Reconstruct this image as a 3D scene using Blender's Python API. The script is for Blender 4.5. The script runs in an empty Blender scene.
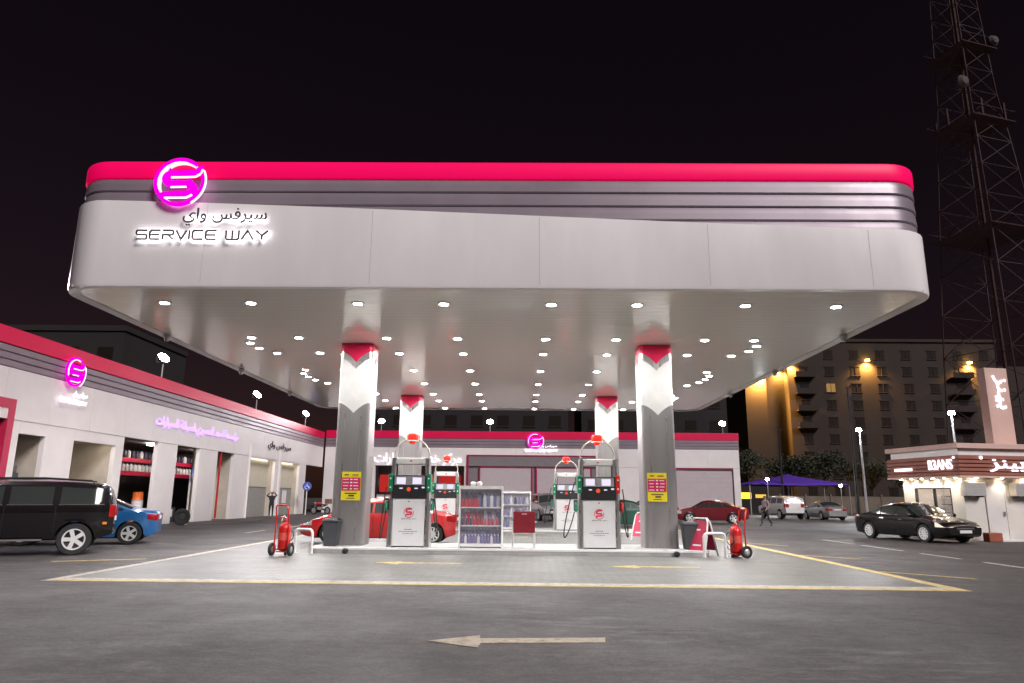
import bpy, bmesh, math, random
import numpy as np
from mathutils import Vector, Matrix
R = math.radians
rnd = random.Random(7)
SC = bpy.context.scene
COL = SC.collection

# ---------------------------------------------------------------- camera, sky, sun, exposure
cd = bpy.data.cameras.new('camera'); cam = bpy.data.objects.new('camera', cd); COL.objects.link(cam)
cd.sensor_width = 36.0; cd.lens = 703.65 / 1024 * 36.0; cd.clip_end = 2000
cam.matrix_world = Matrix.Translation((0, 0, 1.5)) @ (Matrix.Rotation(R(.718), 4, 'Z') @ Matrix.Rotation(R(90 + 12.5), 4, 'X') @ Matrix.Rotation(R(.509), 4, 'Z'))
SC.camera = cam
SUN_EL, SUN_AZ = 36, 141          # degrees; azimuth clockwise from +Y
w = bpy.data.worlds.new('World'); SC.world = w; w.use_nodes = True
nt = w.node_tree; bg = nt.nodes['Background']
sky = nt.nodes.new('ShaderNodeTexSky'); sky.sky_type = 'NISHITA'; sky.sun_disc = False
sky.sun_elevation = R(SUN_EL); sky.sun_rotation = R(SUN_AZ)
tint = nt.nodes.new('ShaderNodeMix'); tint.data_type = 'RGBA'; tint.blend_type = 'MULTIPLY'; tint.inputs[0].default_value = 1
nt.links.new(sky.outputs[0], tint.inputs[6]); tint.inputs[7].default_value = (1.75, .66, .62, 1)
nt.links.new(tint.outputs[2], bg.inputs[0]); bg.inputs[1].default_value = 0.0011
sd = bpy.data.lights.new('sun', 'SUN'); sun = bpy.data.objects.new('sun', sd); COL.objects.link(sun)
sd.energy = 1.42; sd.angle = R(20); sd.color = (1.0, .93, .935)
sun.rotation_euler = Vector((-math.sin(R(SUN_AZ)) * math.cos(R(SUN_EL)), -math.cos(R(SUN_AZ)) * math.cos(R(SUN_EL)), -math.sin(R(SUN_EL)))).to_track_quat('-Z', 'Y').to_euler()
SC.view_settings.view_transform = 'Standard'; SC.view_settings.look = 'None'
SC.view_settings.exposure = 1.2; SC.view_settings.gamma = 1.0; SC.view_settings.use_curve_mapping = False
SC.render.engine = 'CYCLES'; SC.cycles.use_denoising = True; SC.cycles.max_bounces = 7; SC.cycles.sample_clamp_indirect = 8
SC.cycles.caustics_reflective = False; SC.cycles.caustics_refractive = False

# ---------------------------------------------------------------- materials
MATS = {}
def mat(name, col, rough=.5, metal=0., var=.0, vscale=3., bump=0., bscale=60., emit=None, estr=0., alpha=1., coat=0., stretch=None, spec=.5, rvar=0.):
    if name in MATS: return MATS[name]
    m = bpy.data.materials.new(name); m.use_nodes = True; n = m.node_tree; b = n.nodes['Principled BSDF']
    c = (*col, 1); b.inputs['Base Color'].default_value = c
    b.inputs['Roughness'].default_value = rough; b.inputs['Metallic'].default_value = metal
    b.inputs['Specular IOR Level'].default_value = spec
    b.inputs['Coat Weight'].default_value = coat; b.inputs['Coat Roughness'].default_value = .06
    b.inputs['Alpha'].default_value = alpha
    if emit: b.inputs['Emission Color'].default_value = (*emit, 1); b.inputs['Emission Strength'].default_value = estr
    if var or bump or rvar:
        tc = n.nodes.new('ShaderNodeTexCoord'); mp = n.nodes.new('ShaderNodeMapping'); n.links.new(tc.outputs['Object'], mp.inputs[0])
        if stretch: mp.inputs['Scale'].default_value = stretch
    if var or rvar:
        t = n.nodes.new('ShaderNodeTexNoise'); t.inputs['Scale'].default_value = vscale; t.inputs['Detail'].default_value = 6; t.inputs['Roughness'].default_value = .62
        n.links.new(mp.outputs[0], t.inputs[0])
    if var:
        mr = n.nodes.new('ShaderNodeMapRange'); mr.inputs[1].default_value = .3; mr.inputs[2].default_value = .7
        mr.inputs[3].default_value = 1 - var; mr.inputs[4].default_value = 1 + var * .6; n.links.new(t.outputs[0], mr.inputs[0])
        mx = n.nodes.new('ShaderNodeMix'); mx.data_type = 'RGBA'; mx.blend_type = 'MULTIPLY'; mx.inputs[0].default_value = 1
        mx.inputs[6].default_value = c; n.links.new(mr.outputs[0], mx.inputs[7]); n.links.new(mx.outputs[2], b.inputs['Base Color'])
    if rvar:
        m2 = n.nodes.new('ShaderNodeMapRange'); m2.inputs[1].default_value = .3; m2.inputs[2].default_value = .7
        m2.inputs[3].default_value = max(.02, rough - rvar); m2.inputs[4].default_value = rough + rvar; n.links.new(t.outputs[0], m2.inputs[0]); n.links.new(m2.outputs[0], b.inputs['Roughness'])
    if bump:
        t2 = n.nodes.new('ShaderNodeTexNoise'); t2.inputs['Scale'].default_value = bscale; t2.inputs['Detail'].default_value = 4
        n.links.new(mp.outputs[0], t2.inputs[0]); bp = n.nodes.new('ShaderNodeBump'); bp.inputs['Strength'].default_value = bump; bp.inputs['Distance'].default_value = .02
        n.links.new(t2.outputs[0], bp.inputs['Height']); n.links.new(bp.outputs[0], b.inputs['Normal'])
    m.use_backface_culling = False
    MATS[name] = m; return m
def glow(name, col, s, sample=True):
    m = mat(name, (.0, .0, .0), 1., emit=col, estr=s, spec=0.)
    m.cycles.emission_sampling = 'AUTO' if sample else 'NONE'
    return m

M_white = mat('white_cladding', (.85, .82, .825), .38, var=.09, vscale=.6, coat=.15, stretch=(1, 1, .3), rvar=.1)
M_wall = mat('white_wall_panel', (.78, .75, .74), .5, var=.08, vscale=.5, bump=.05)
M_grey = mat('grey_cladding', (.26, .215, .25), .42, .2, var=.10, vscale=.5, rvar=.08)
M_red = mat('crimson_band', (.70, .004, .075), .42, var=.05, vscale=.4)
M_cerise = mat('cerise_frame', (.33, .012, .07), .45, var=.1)
M_soffit = mat('soffit_panel_paint', (.94, .89, .81), .17, .0, var=.04, vscale=.3, rvar=.03, spec=.7, coat=.35)
M_steel = mat('brushed_steel', (.50, .49, .49), .3, .85, var=.08, vscale=2, stretch=(8, 8, .6), rvar=.08)
M_colgrey = mat('column_cladding', (.29, .275, .275), .34, .3, var=.05, vscale=1.2, stretch=(3, 3, .4), rvar=.05)
M_band = mat('lit_crimson_band', (.66, .004, .10), .42, emit=(1, .0, .10), estr=.20, spec=.15)
M_gal = mat('galvanised_pole', (.45, .45, .46), .45, .6, var=.15, vscale=4)
M_dark = mat('dark_metal', (.035, .035, .04), .5, .3, var=.2, vscale=4)
M_black = mat('black_plastic', (.018, .018, .02), .45, var=.2, vscale=5)
M_rubber = mat('rubber', (.016, .016, .017), .75, var=.3, vscale=8, bump=.2)
M_concrete = mat('kerb_concrete', (.38, .38, .375), .7, var=.18, vscale=2.2, bump=.25, bscale=40)
M_wpaint = mat('white_paint', (.78, .77, .76), .4, var=.07, vscale=3)
M_tube = mat('white_tube_paint', (.72, .71, .70), .4, var=.2, vscale=9)
M_yellow = mat('yellow_road_paint', (.54, .41, .18), .7, var=.35, vscale=5, bump=.2)
M_rwhite = mat('white_road_paint', (.46, .43, .37), .7, var=.4, vscale=5, bump=.2)
M_tanpaint = mat('worn_arrow_paint', (.52, .44, .34), .75, var=.4, vscale=6, bump=.2)
M_glass = mat('dark_glass', (.030, .036, .034), .06, spec=.6)
M_cabglass = mat('clear_glass', (.5, .5, .6), .03, alpha=.10)
M_green = mat('green_plastic', (.0, .22, .10), .4)
M_redpl = mat('red_plastic', (.62, .02, .015), .35, var=.08)
M_lampred = mat('red_bulb_plastic', (.75, .02, .01), .3, emit=(1, .06, .03), estr=.25)
M_redmet = mat('red_enamel', (.55, .012, .012), .3, .1, var=.15, vscale=4, coat=.3)
M_redcloth = mat('maroon_cloth', (.22, .008, .02), .85, var=.2, vscale=14, bump=.3, bscale=200)
M_maroon = mat('cerise_board', (.50, .015, .07), .45, var=.1)
M_binp = mat('bin_plastic', (.055, .06, .068), .5, var=.15, vscale=4)
M_beige = mat('beige_render', (.48, .43, .36), .8, var=.15, vscale=1.4, bump=.15)
M_shutter = mat('cream_shutter', (.58, .55, .43), .55, var=.06, vscale=2)
M_tile = mat('grey_tile', (.28, .28, .26), .55, var=.15, vscale=5)
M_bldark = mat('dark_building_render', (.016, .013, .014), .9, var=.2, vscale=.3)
M_skin = mat('skin', (.32, .18, .12), .6)
M_sky1 = mat('sticker_yellow', (.85, .72, .02), .5)
M_stickp = mat('sticker_magenta', (.68, .01, .12), .5)
M_ink = mat('dark_ink', (.05, .04, .05), .6)
M_pinkink = mat('logo_print_red', (.72, .03, .08), .5)
M_whiteink = mat('white_ink', (.85, .85, .85), .5)

def wear(m, lo=.36, hi=.50, scale=7.):
    n = m.node_tree; L = n.links.new; tc = n.nodes.new('ShaderNodeTexCoord'); t = n.nodes.new('ShaderNodeTexNoise'); t.inputs['Scale'].default_value = scale; t.inputs['Detail'].default_value = 9; t.inputs['Roughness'].default_value = .78
    L(tc.outputs['Object'], t.inputs[0]); r = n.nodes.new('ShaderNodeMapRange'); r.inputs[1].default_value = lo; r.inputs[2].default_value = hi; r.inputs[3].default_value = .4; r.inputs[4].default_value = 1; L(t.outputs[0], r.inputs[0]); L(r.outputs[0], n.nodes['Principled BSDF'].inputs['Alpha'])
wear(M_yellow, .32, .46, 14.); wear(M_rwhite, .34, .48, 14.); wear(M_tanpaint, .34, .46, 11.)
# asphalt
def asphalt():
    m = bpy.data.materials.new('asphalt'); m.use_nodes = True; n = m.node_tree; b = n.nodes['Principled BSDF']; L = n.links.new
    tc = n.nodes.new('ShaderNodeTexCoord')
    def noise(scale, detail, sx=(1, 1, 1), rough=.6):
        mp = n.nodes.new('ShaderNodeMapping'); mp.inputs['Scale'].default_value = sx; L(tc.outputs['Object'], mp.inputs[0])
        t = n.nodes.new('ShaderNodeTexNoise'); t.inputs['Scale'].default_value = scale; t.inputs['Detail'].default_value = detail; t.inputs['Roughness'].default_value = rough; L(mp.outputs[0], t.inputs[0]); return t
    def ramp(src, a, bb, ca, cb):
        r = n.nodes.new('ShaderNodeValToRGB'); r.color_ramp.elements[0].position = a; r.color_ramp.elements[1].position = bb
        r.color_ramp.elements[0].color = (*ca, 1); r.color_ramp.elements[1].color = (*cb, 1); L(src.outputs[0], r.inputs[0]); return r
    def mul(a, c, f=1, mode='MULTIPLY'):
        x = n.nodes.new('ShaderNodeMix'); x.data_type = 'RGBA'; x.blend_type = mode; x.inputs[0].default_value = f
        L(a, x.inputs[6]); L(c, x.inputs[7]); return x
    base = ramp(noise(.22, 9, (.5, 1, 1), .7), .34, .68, (.058, .051, .051), (.100, .090, .089))
    streak = ramp(noise(5.5, 10, (.8, 1.1, 1), .85), .36, .66, (.50, .50, .50), (1.35, 1.35, 1.35))
    grain = ramp(noise(24, 8, rough=.9), .34, .66, (.30, .30, .30), (1.6, 1.6, 1.6))
    smear = ramp(noise(2.2, 10, (.35, 1.2, 1), .8), .50, .64, (0, 0, 0), (.13, .124, .12))
    patch = ramp(noise(.16, 4), .47, .63, (0, 0, 0), (1, 1, 1))
    oil = ramp(noise(.8, 8, (.7, 1, 1), .75), .32, .50, (.52, .50, .50), (1, 1, 1))
    a = mul(base.outputs[0], grain.outputs[0]); a = mul(a.outputs[2], streak.outputs[0]); s = mul(smear.outputs[0], patch.outputs[0]); a = mul(a.outputs[2], s.outputs[2], 1, 'ADD'); a = mul(a.outputs[2], oil.outputs[0])
    L(a.outputs[2], b.inputs['Base Color'])
    rr = ramp(noise(.5, 5), .3, .7, (.60, .60, .60), (.82, .82, .82)); L(rr.outputs[0], b.inputs['Roughness'])
    bp = n.nodes.new('ShaderNodeBump'); bp.inputs['Strength'].default_value = .5; bp.inputs['Distance'].default_value = .012
    L(noise(90, 4, rough=.8).outputs[0], bp.inputs['Height']); L(bp.outputs[0], b.inputs['Normal'])
    return m
def pavers():
    m = bpy.data.materials.new('interlock_pavers'); m.use_nodes = True; n = m.node_tree; b = n.nodes['Principled BSDF']; L = n.links.new
    tc = n.nodes.new('ShaderNodeTexCoord'); mp = n.nodes.new('ShaderNodeMapping'); L(tc.outputs['Object'], mp.inputs[0]); mp.inputs['Rotation'].default_value = (0, 0, R(38))
    br = n.nodes.new('ShaderNodeTexBrick'); L(mp.outputs[0], br.inputs[0]); br.inputs['Scale'].default_value = 1
    br.inputs['Brick Width'].default_value = .24; br.inputs['Row Height'].default_value = .16; br.inputs['Mortar Size'].default_value = .010; br.inputs['Mortar Smooth'].default_value = .2
    br.inputs['Color1'].default_value = (.148, .147, .140, 1); br.inputs['Color2'].default_value = (.118, .117, .112, 1); br.inputs['Mortar'].default_value = (.075, .074, .07, 1)
    t = n.nodes.new('ShaderNodeTexNoise'); t.inputs['Scale'].default_value = .6; t.inputs['Detail'].default_value = 8; t.inputs['Roughness'].default_value = .7; L(tc.outputs['Object'], t.inputs[0])
    r = n.nodes.new('ShaderNodeMapRange'); r.inputs[1].default_value = .3; r.inputs[2].default_value = .7; r.inputs[3].default_value = .52; r.inputs[4].default_value = 1.3; L(t.outputs[0], r.inputs[0]); t.inputs['Scale'].default_value = 1.1; t.inputs['Roughness'].default_value = .8; m9 = n.nodes.new('ShaderNodeMapping'); m9.inputs['Scale'].default_value = (.45, 1, 1); L(tc.outputs['Object'], m9.inputs[0]); L(m9.outputs[0], t.inputs[0])
    x = n.nodes.new('ShaderNodeMix'); x.data_type = 'RGBA'; x.blend_type = 'MULTIPLY'; x.inputs[0].default_value = 1; L(br.outputs[0], x.inputs[6]); L(r.outputs[0], x.inputs[7]); L(x.outputs[2], b.inputs['Base Color'])
    b.inputs['Roughness'].default_value = .5
    bp = n.nodes.new('ShaderNodeBump'); bp.inputs['Strength'].default_value = .6; bp.inputs['Distance'].default_value = .01; bp.invert = True; L(br.outputs[1], bp.inputs['Height']); L(bp.outputs[0], b.inputs['Normal'])
    return m

# ---------------------------------------------------------------- mesh helpers
class MB:
    def __init__(s): s.v = []; s.f = []; s.m = []; s.cur = 0
    def add(s, vs, fs):
        o = len(s.v); s.v += [tuple(p) for p in vs]; s.f += [tuple(i + o for i in f) for f in fs]; s.m += [s.cur] * len(fs); return s
    def box(s, x0, x1, y0, y1, z0, z1):
        return s.add([(x0, y0, z0), (x1, y0, z0), (x1, y1, z0), (x0, y1, z0), (x0, y0, z1), (x1, y0, z1), (x1, y1, z1), (x0, y1, z1)],
                     [(0, 3, 2, 1), (4, 5, 6, 7), (0, 1, 5, 4), (1, 2, 6, 5), (2, 3, 7, 6), (3, 0, 4, 7)])
    def frustum(s, a, b):   # a,b: (x0,x1,y0,y1,z)
        return s.add([(a[0], a[2], a[4]), (a[1], a[2], a[4]), (a[1], a[3], a[4]), (a[0], a[3], a[4]), (b[0], b[2], b[4]), (b[1], b[2], b[4]), (b[1], b[3], b[4]), (b[0], b[3], b[4])],
                     [(0, 3, 2, 1), (4, 5, 6, 7), (0, 1, 5, 4), (1, 2, 6, 5), (2, 3, 7, 6), (3, 0, 4, 7)])
    def tube(s, pts, r, n=8, closed=False):
        pts = [Vector(p) for p in pts]; rs = r if isinstance(r, (list, tuple)) else [r] * len(pts)
        vs = []; k = len(pts); up = None
        for i, p in enumerate(pts):
            a = pts[(i - 1) % k] if (closed or i > 0) else p; b = pts[(i + 1) % k] if (closed or i < k - 1) else p
            d = (b - a).normalized()
            if up is None: up = d.orthogonal().normalized()
            up = (up - d * up.dot(d)); up = up.normalized() if up.length > 1e-6 else d.orthogonal().normalized()
            q = d.cross(up)
            for j in range(n):
                t = 2 * math.pi * j / n; vs.append(p + (up * math.cos(t) + q * math.sin(t)) * rs[i])
        fs = []
        for i in range(k if closed else k - 1):
            for j in range(n):
                a, b = i * n + j, i * n + (j + 1) % n; c, d = ((i + 1) % k) * n + (j + 1) % n, ((i + 1) % k) * n + j
                fs.append((a, b, c, d))
        if not closed: fs += [tuple(range(n))[::-1], tuple(range((k - 1) * n, k * n))]
        return s.add(vs, fs)
    def lathe(s, prof, c=(0, 0, 0), n=20, axis='Z'):   # prof: (r, h)
        vs = []
        for r, h in prof:
            for j in range(n):
                t = 2 * math.pi * j / n; a, b = r * math.cos(t), r * math.sin(t)
                p = (a, b, h) if axis == 'Z' else ((a, h, b) if axis == 'Y' else (h, a, b))
                vs.append((p[0] + c[0], p[1] + c[1], p[2] + c[2]))
        fs = []
        for i in range(len(prof) - 1):
            for j in range(n): fs.append((i * n + j, i * n + (j + 1) % n, (i + 1) * n + (j + 1) % n, (i + 1) * n + j))
        k = len(prof) - 1
        if prof[0][0] > .002: fs += [(k * n + j, k * n + (j + 1) % n, (j + 1) % n, j) for j in range(n)]
        else: fs += [tuple(range(n))[::-1], tuple(range(k * n, (k + 1) * n))]
        return s.add(vs, fs)
    def loft(s, rings, closed=True, cap0=False, cap1=False):
        n = len(rings[0]); vs = [p for r in rings for p in r]; fs = []
        for i in range(len(rings) - 1):
            for j in range(n if closed else n - 1): fs.append((i * n + j, i * n + (j + 1) % n, (i + 1) * n + (j + 1) % n, (i + 1) * n + j))
        if cap0: fs.append(tuple(range(n))[::-1])
        if cap1: fs.append(tuple(range((len(rings) - 1) * n, len(rings) * n)))
        return s.add(vs, fs)
    def prism(s, poly, y0, y1):   # polygon in XZ extruded along Y
        n = len(poly); vs = [(x, y0, z) for x, z in poly] + [(x, y1, z) for x, z in poly]
        return s.add(vs, [tuple(range(n)), tuple(range(n, 2 * n))[::-1]] + [(i, i + n, (i + 1) % n + n, (i + 1) % n) for i in range(n)])
    def stroke(s, pts, w, y0, y1):   # ribbon letter stroke in XZ plane, thickness y0..y1
        P = [Vector((a, b)) for a, b in pts]; Lf = []; Rt = []; h = w / 2
        for i, p in enumerate(P):
            d0 = (P[i] - P[i - 1]).normalized() if i else None; d1 = (P[i + 1] - P[i]).normalized() if i < len(P) - 1 else None
            d = d1 if d0 is None else d0 if d1 is None else (d0 + d1)
            if d.length < 1e-4: d = d1
            d = d.normalized(); nn = Vector((-d.y, d.x)); k = 1.
            if d0 is not None and d1 is not None: k = 1 / max(.5, nn.dot(Vector((-d0.y, d0.x))))
            Lf.append(p + nn * h * k); Rt.append(p - nn * h * k)
        vs = []; fs = []
        for a, b in zip(Lf, Rt): vs += [(a.x, y0, a.y), (b.x, y0, b.y), (a.x, y1, a.y), (b.x, y1, b.y)]
        for i in range(len(P) - 1):
            a, b = i * 4, i * 4 + 4
            fs += [(a, a + 1, b + 1, b), (a + 2, b + 2, b + 3, a + 3), (a, b, b + 2, a + 2), (a + 1, a + 3, b + 3, b + 1)]
        e = (len(P) - 1) * 4; fs += [(0, 2, 3, 1), (e, e + 1, e + 3, e + 2)]
        return s.add(vs, fs)
    def mesh(s, name, mats, smooth=False):
        me = bpy.data.meshes.new(name); me.from_pydata(s.v, [], s.f)
        for m in (mats if isinstance(mats, (list, tuple)) else [mats]): me.materials.append(m)
        if any(s.m): me.polygons.foreach_set('material_index', s.m)
        bm = bmesh.new(); bm.from_mesh(me); bmesh.ops.recalc_face_normals(bm, faces=bm.faces); bm.to_mesh(me); bm.free()
        if smooth:
            me.polygons.foreach_set('use_smooth', [True] * len(me.polygons)); me.set_sharp_from_angle(angle=R(38))
        return me
    def build(s, name, mats, parent=None, smooth=False, bevel=0., loc=None):
        o = bpy.data.objects.new(name, s.mesh(name, mats, smooth)); COL.objects.link(o)
        if parent is not None: o.parent = parent
        if loc: o.location = loc
        if bevel:
            b = o.modifiers.new('bevel', 'BEVEL'); b.width = bevel; b.segments = 2; b.limit_method = 'ANGLE'; b.angle_limit = R(40)
        return o
def inst(name, me, parent=None, loc=(0, 0, 0), rot=(0, 0, 0), scale=(1, 1, 1)):
    o = bpy.data.objects.new(name, me); COL.objects.link(o); o.location = loc; o.rotation_euler = rot; o.scale = scale
    if parent is not None: o.parent = parent
    return o
def tag(o, label=None, cat=None, group=None, kind=None):
    if label: o['label'] = label
    if cat: o['category'] = cat
    if group: o['group'] = group
    if kind: o['kind'] = kind
    return o
def empty(name, loc=(0, 0, 0), rz=0., label=None, cat=None, group=None):
    o = bpy.data.objects.new(name, None); COL.objects.link(o); o.location = loc; o.rotation_euler = (0, 0, rz); o.empty_display_size = .2
    return tag(o, label, cat, group)
def dup(o, parent=None, loc=None, rz=None, label=None):
    c = o.copy(); COL.objects.link(c); c.parent = parent
    if loc is not None: c.location = loc
    if rz is not None: c.rotation_euler = (0, 0, rz)
    if label: c['label'] = label
    for ch in list(o.children): dup(ch, c)
    return c
def rrect(x0, x1, y0, y1, r, n=6):
    P = []
    for cx, cy, a0 in ((x1 - r, y0 + r, -90), (x1 - r, y1 - r, 0), (x0 + r, y1 - r, 90), (x0 + r, y0 + r, 180)):
        for i in range(n + 1):
            a = R(a0 + 90 * i / n); P.append((cx + r * math.cos(a), cy + r * math.sin(a)))
    return P
def arc(cx, cz, r, a0, a1, n=16): return [(cx + r * math.cos(R(a0 + (a1 - a0) * i / n)), cz + r * math.sin(R(a0 + (a1 - a0) * i / n))) for i in range(n + 1)]
def lamp(name, kind, parent, loc, energy, color=(1, 1, 1), aim=None, size=.3, cone=150, blend=.6):
    l = bpy.data.lights.new(name, kind); l.energy = energy; l.color = color
    if kind == 'SPOT': l.spot_size = R(cone); l.spot_blend = blend; l.shadow_soft_size = size
    elif kind == 'AREA': l.shape = 'DISK'; l.size = size
    else: l.shadow_soft_size = size
    o = bpy.data.objects.new(name, l); COL.objects.link(o); o.location = loc
    if parent is not None: o.parent = parent
    if aim: o.rotation_euler = Vector(aim).to_track_quat('-Z', 'Y').to_euler()
    return o

# ---------------------------------------------------------------- lettering
AF = {'ا': (0xFE8D, 2), 'أ': (0xFE83, 2), 'ب': (0xFE8F, 4), 'ة': (0xFE93, 2), 'ت': (0xFE95, 4), 'ح': (0xFEA1, 4), 'خ': (0xFEA5, 4), 'د': (0xFEA9, 2), 'ر': (0xFEAD, 2), 'ز': (0xFEAF, 2),
      'س': (0xFEB1, 4), 'ش': (0xFEB5, 4), 'ص': (0xFEB9, 4), 'ع': (0xFEC9, 4), 'ف': (0xFED1, 4), 'ك': (0xFED9, 4), 'ل': (0xFEDD, 4), 'م': (0xFEE1, 4), 'ن': (0xFEE5, 4), 'و': (0xFEED, 2), 'ي': (0xFEF1, 4), 'ؤ': (0xFE85, 2)}
def arabic(t):
    out = []
    for i, ch in enumerate(t):
        if ch not in AF: out.append(ch); continue
        base, k = AF[ch]
        prev = i > 0 and t[i - 1] in AF and AF[t[i - 1]][1] == 4; nxt = i < len(t) - 1 and t[i + 1] in AF and k == 4
        out.append(chr(base + (3 if prev and nxt else 2 if nxt else 1 if prev else 0)))
    return ''.join(out[::-1])
def text(name, body, width, height, depth, material, parent, mw, bold=.0):
    c = bpy.data.curves.new(name, 'FONT'); c.body = body; c.size = 1; c.resolution_u = 2; c.extrude = depth / 2; c.offset = bold
    o = bpy.data.objects.new(name, c); COL.objects.link(o); bpy.context.view_layer.update()
    me = bpy.data.meshes.new_from_object(o.evaluated_get(bpy.context.evaluated_depsgraph_get())); bpy.data.objects.remove(o); me.name = name
    co = np.zeros(len(me.vertices) * 3); me.vertices.foreach_get('co', co); co = co.reshape(-1, 3)
    lo, hi = co[:, :2].min(0), co[:, :2].max(0); k = np.array([width, height]) / (hi - lo)
    co[:, :2] = (co[:, :2] - (lo + hi) / 2) * k; me.vertices.foreach_set('co', co.ravel()); me.update()
    me.materials.clear(); me.materials.append(material)
    o = bpy.data.objects.new(name, me); COL.objects.link(o)
    if parent is not None: o.parent = parent
    o.matrix_local = mw; return o
# text faces: looking along +Y (front facing -Y), facing +X
def FY(x, y, z): return Matrix.Translation((x, y, z)) @ Matrix.Rotation(R(90), 4, 'X')
def FX(x, y, z): return Matrix.Translation((x, y, z)) @ Matrix.Rotation(R(90), 4, 'Z') @ Matrix.Rotation(R(90), 4, 'X')

# ================================================================ SETTING: ground
g_ = MB(); g_.box(-400, 400, -60, 500, -1, 0)
ground = tag(g_.build('ground', asphalt()), 'dark worn asphalt yard and road', kind='structure')
p_ = MB(); p_.box(-8.2, 7.5, 13.15, 38.5, -.2, .004)
paving = tag(p_.build('forecourt_paving', pavers()), 'grey interlocking pavers under the canopy', kind='structure')
def mark(name, poly, m, z=.008, parent=None):
    b = MB(); n = len(poly); b.add([(x, y, z) for x, y in poly] + [(x, y, z - .006) for x, y in poly], [tuple(range(n))] + [(i, i + n, (i + 1) % n + n, (i + 1) % n) for i in range(n)])
    return b.build(name, m, parent or ground)
def quad(x0, x1, y0, y1): return [(x0, y0), (x1, y0), (x1, y1), (x0, y1)]
mark('edge_line', [(-8.2, 12.88), (7.5, 12.74), (7.5, 12.98), (-8.2, 13.08)], M_yellow)
mark('edge_line', [(-8.2, 13.08), (7.5, 12.98), (7.5, 13.24), (-8.2, 13.34)], M_rwhite)
mark('edge_line', [(7.5, 12.74), (7.74, 12.74), (7.86, 38.5), (7.62, 38.5)], M_yellow)
mark('edge_line', [(-8.4, 12.88), (-8.2, 12.88), (-8.25, 38.5), (-8.45, 38.5)], M_rwhite)
def arrow_poly(x0, x1, y, hw, tw, hl): return [(x0, y), (x0 + hl, y - hw), (x0 + hl, y - tw), (x1, y - tw), (x1, y + tw), (x0 + hl, y + tw), (x0 + hl, y + hw)]
mark('lane_arrow', [(-.97, 7.98), (-.42, 7.66), (-.4, 7.9), (.92, 8.0), (.95, 8.26), (-.42, 8.14), (-.43, 8.31)], M_tanpaint)
mark('lane_arrow', arrow_poly(-3.35, -1.35, 16.88, .38, .12, .6), M_yellow, .012, paving)
mark('lane_arrow', arrow_poly(2.05, 4.05, 16.5, .38, .12, .6), M_yellow, .012, paving)
mark('lane_arrow', arrow_poly(-.3, 1.6, 28.2, .2, .06, .6), M_yellow, .012, paving)
for y0, y1 in ((25.8, 28.4), (22.6, 25.2), (19.7, 21.6), (16.6, 18.7), (12.6, 14.8)): mark('lane_dash', quad(11.7, 11.82, y0, y1), M_rwhite)
for x0, y0, x1, y1 in ((7.85, 26.2, 8.9, 24.4), (7.8, 20.4, 8.95, 19.4), (7.8, 16.0, 9.05, 14.75)): mark('bay_line', [(x0, y0 - .07), (x1, y1 - .07), (x1, y1 + .07), (x0, y0 + .07)], M_yellow if y0 > 15 else M_yellow)
mark('bay_line', [(-10.5, 16.35), (-8.85, 17.2), (-8.85, 17.35), (-10.55, 16.5)], M_yellow)
mark('lane_dash', quad(-11.2, -11.08, 29.5, 31.7), M_rwhite); mark('lane_dash', quad(-11.2, -11.08, 35, 37.5), M_rwhite)

# ================================================================ CANOPY
CX0, CX1, CY0, CY1, CZ = -10.35, 9.2, 14.62, 36.5, 5.95
can = empty('filling_station_canopy', ((CX0 + CX1) / 2, 14.7, 0), label='wide white filling station canopy with grey ribs and crimson top band', cat='canopy')
can_off = -Vector(can.location)
def cb(mb, name, m, smooth=False, parent=None, bevel=0.):
    o = mb.build(name, m, parent or can, smooth, bevel)
    if parent is None: o.location = can_off
    return o
def outl(o, n=8, r=1.0): return rrect(CX0 - o, CX1 + o, CY0 - o, CY1 + o, r + o, n)
def ring(o, z, n=8):
    P = outl(o, n); Q = []
    for i, p in enumerate(P):       # subdivide the straight runs
        q = P[(i + 1) % len(P)]; L_ = math.dist(p, q); k = max(1, int(L_ / 1.0)) if L_ > 2 else 1
        for j in range(k): Q.append((p[0] + (q[0] - p[0]) * j / k, p[1] + (q[1] - p[1]) * j / k))
    return [(x, y, z(x, y) if callable(z) else z) for x, y in Q]
def wtop(x, y):
    t = (x - CX0) / (CX1 - CX0); return float(np.interp(t, [0, .04, .15, .32, .51, .67, .89, .95, 1], [7.93, 7.93, 7.88, 7.77, 7.62, 7.49, 7.34, 7.31, 7.3]))
b = MB(); b.loft([ring(-.25, CZ - .0), ring(-.02, CZ - .02), ring(.0, CZ + .03), ring(.0, wtop), ring(-.03, lambda x, y: wtop(x, y) + .02), ring(-.2, lambda x, y: wtop(x, y) + .02)])
cb(b, 'white_fascia', M_white, True)
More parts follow.
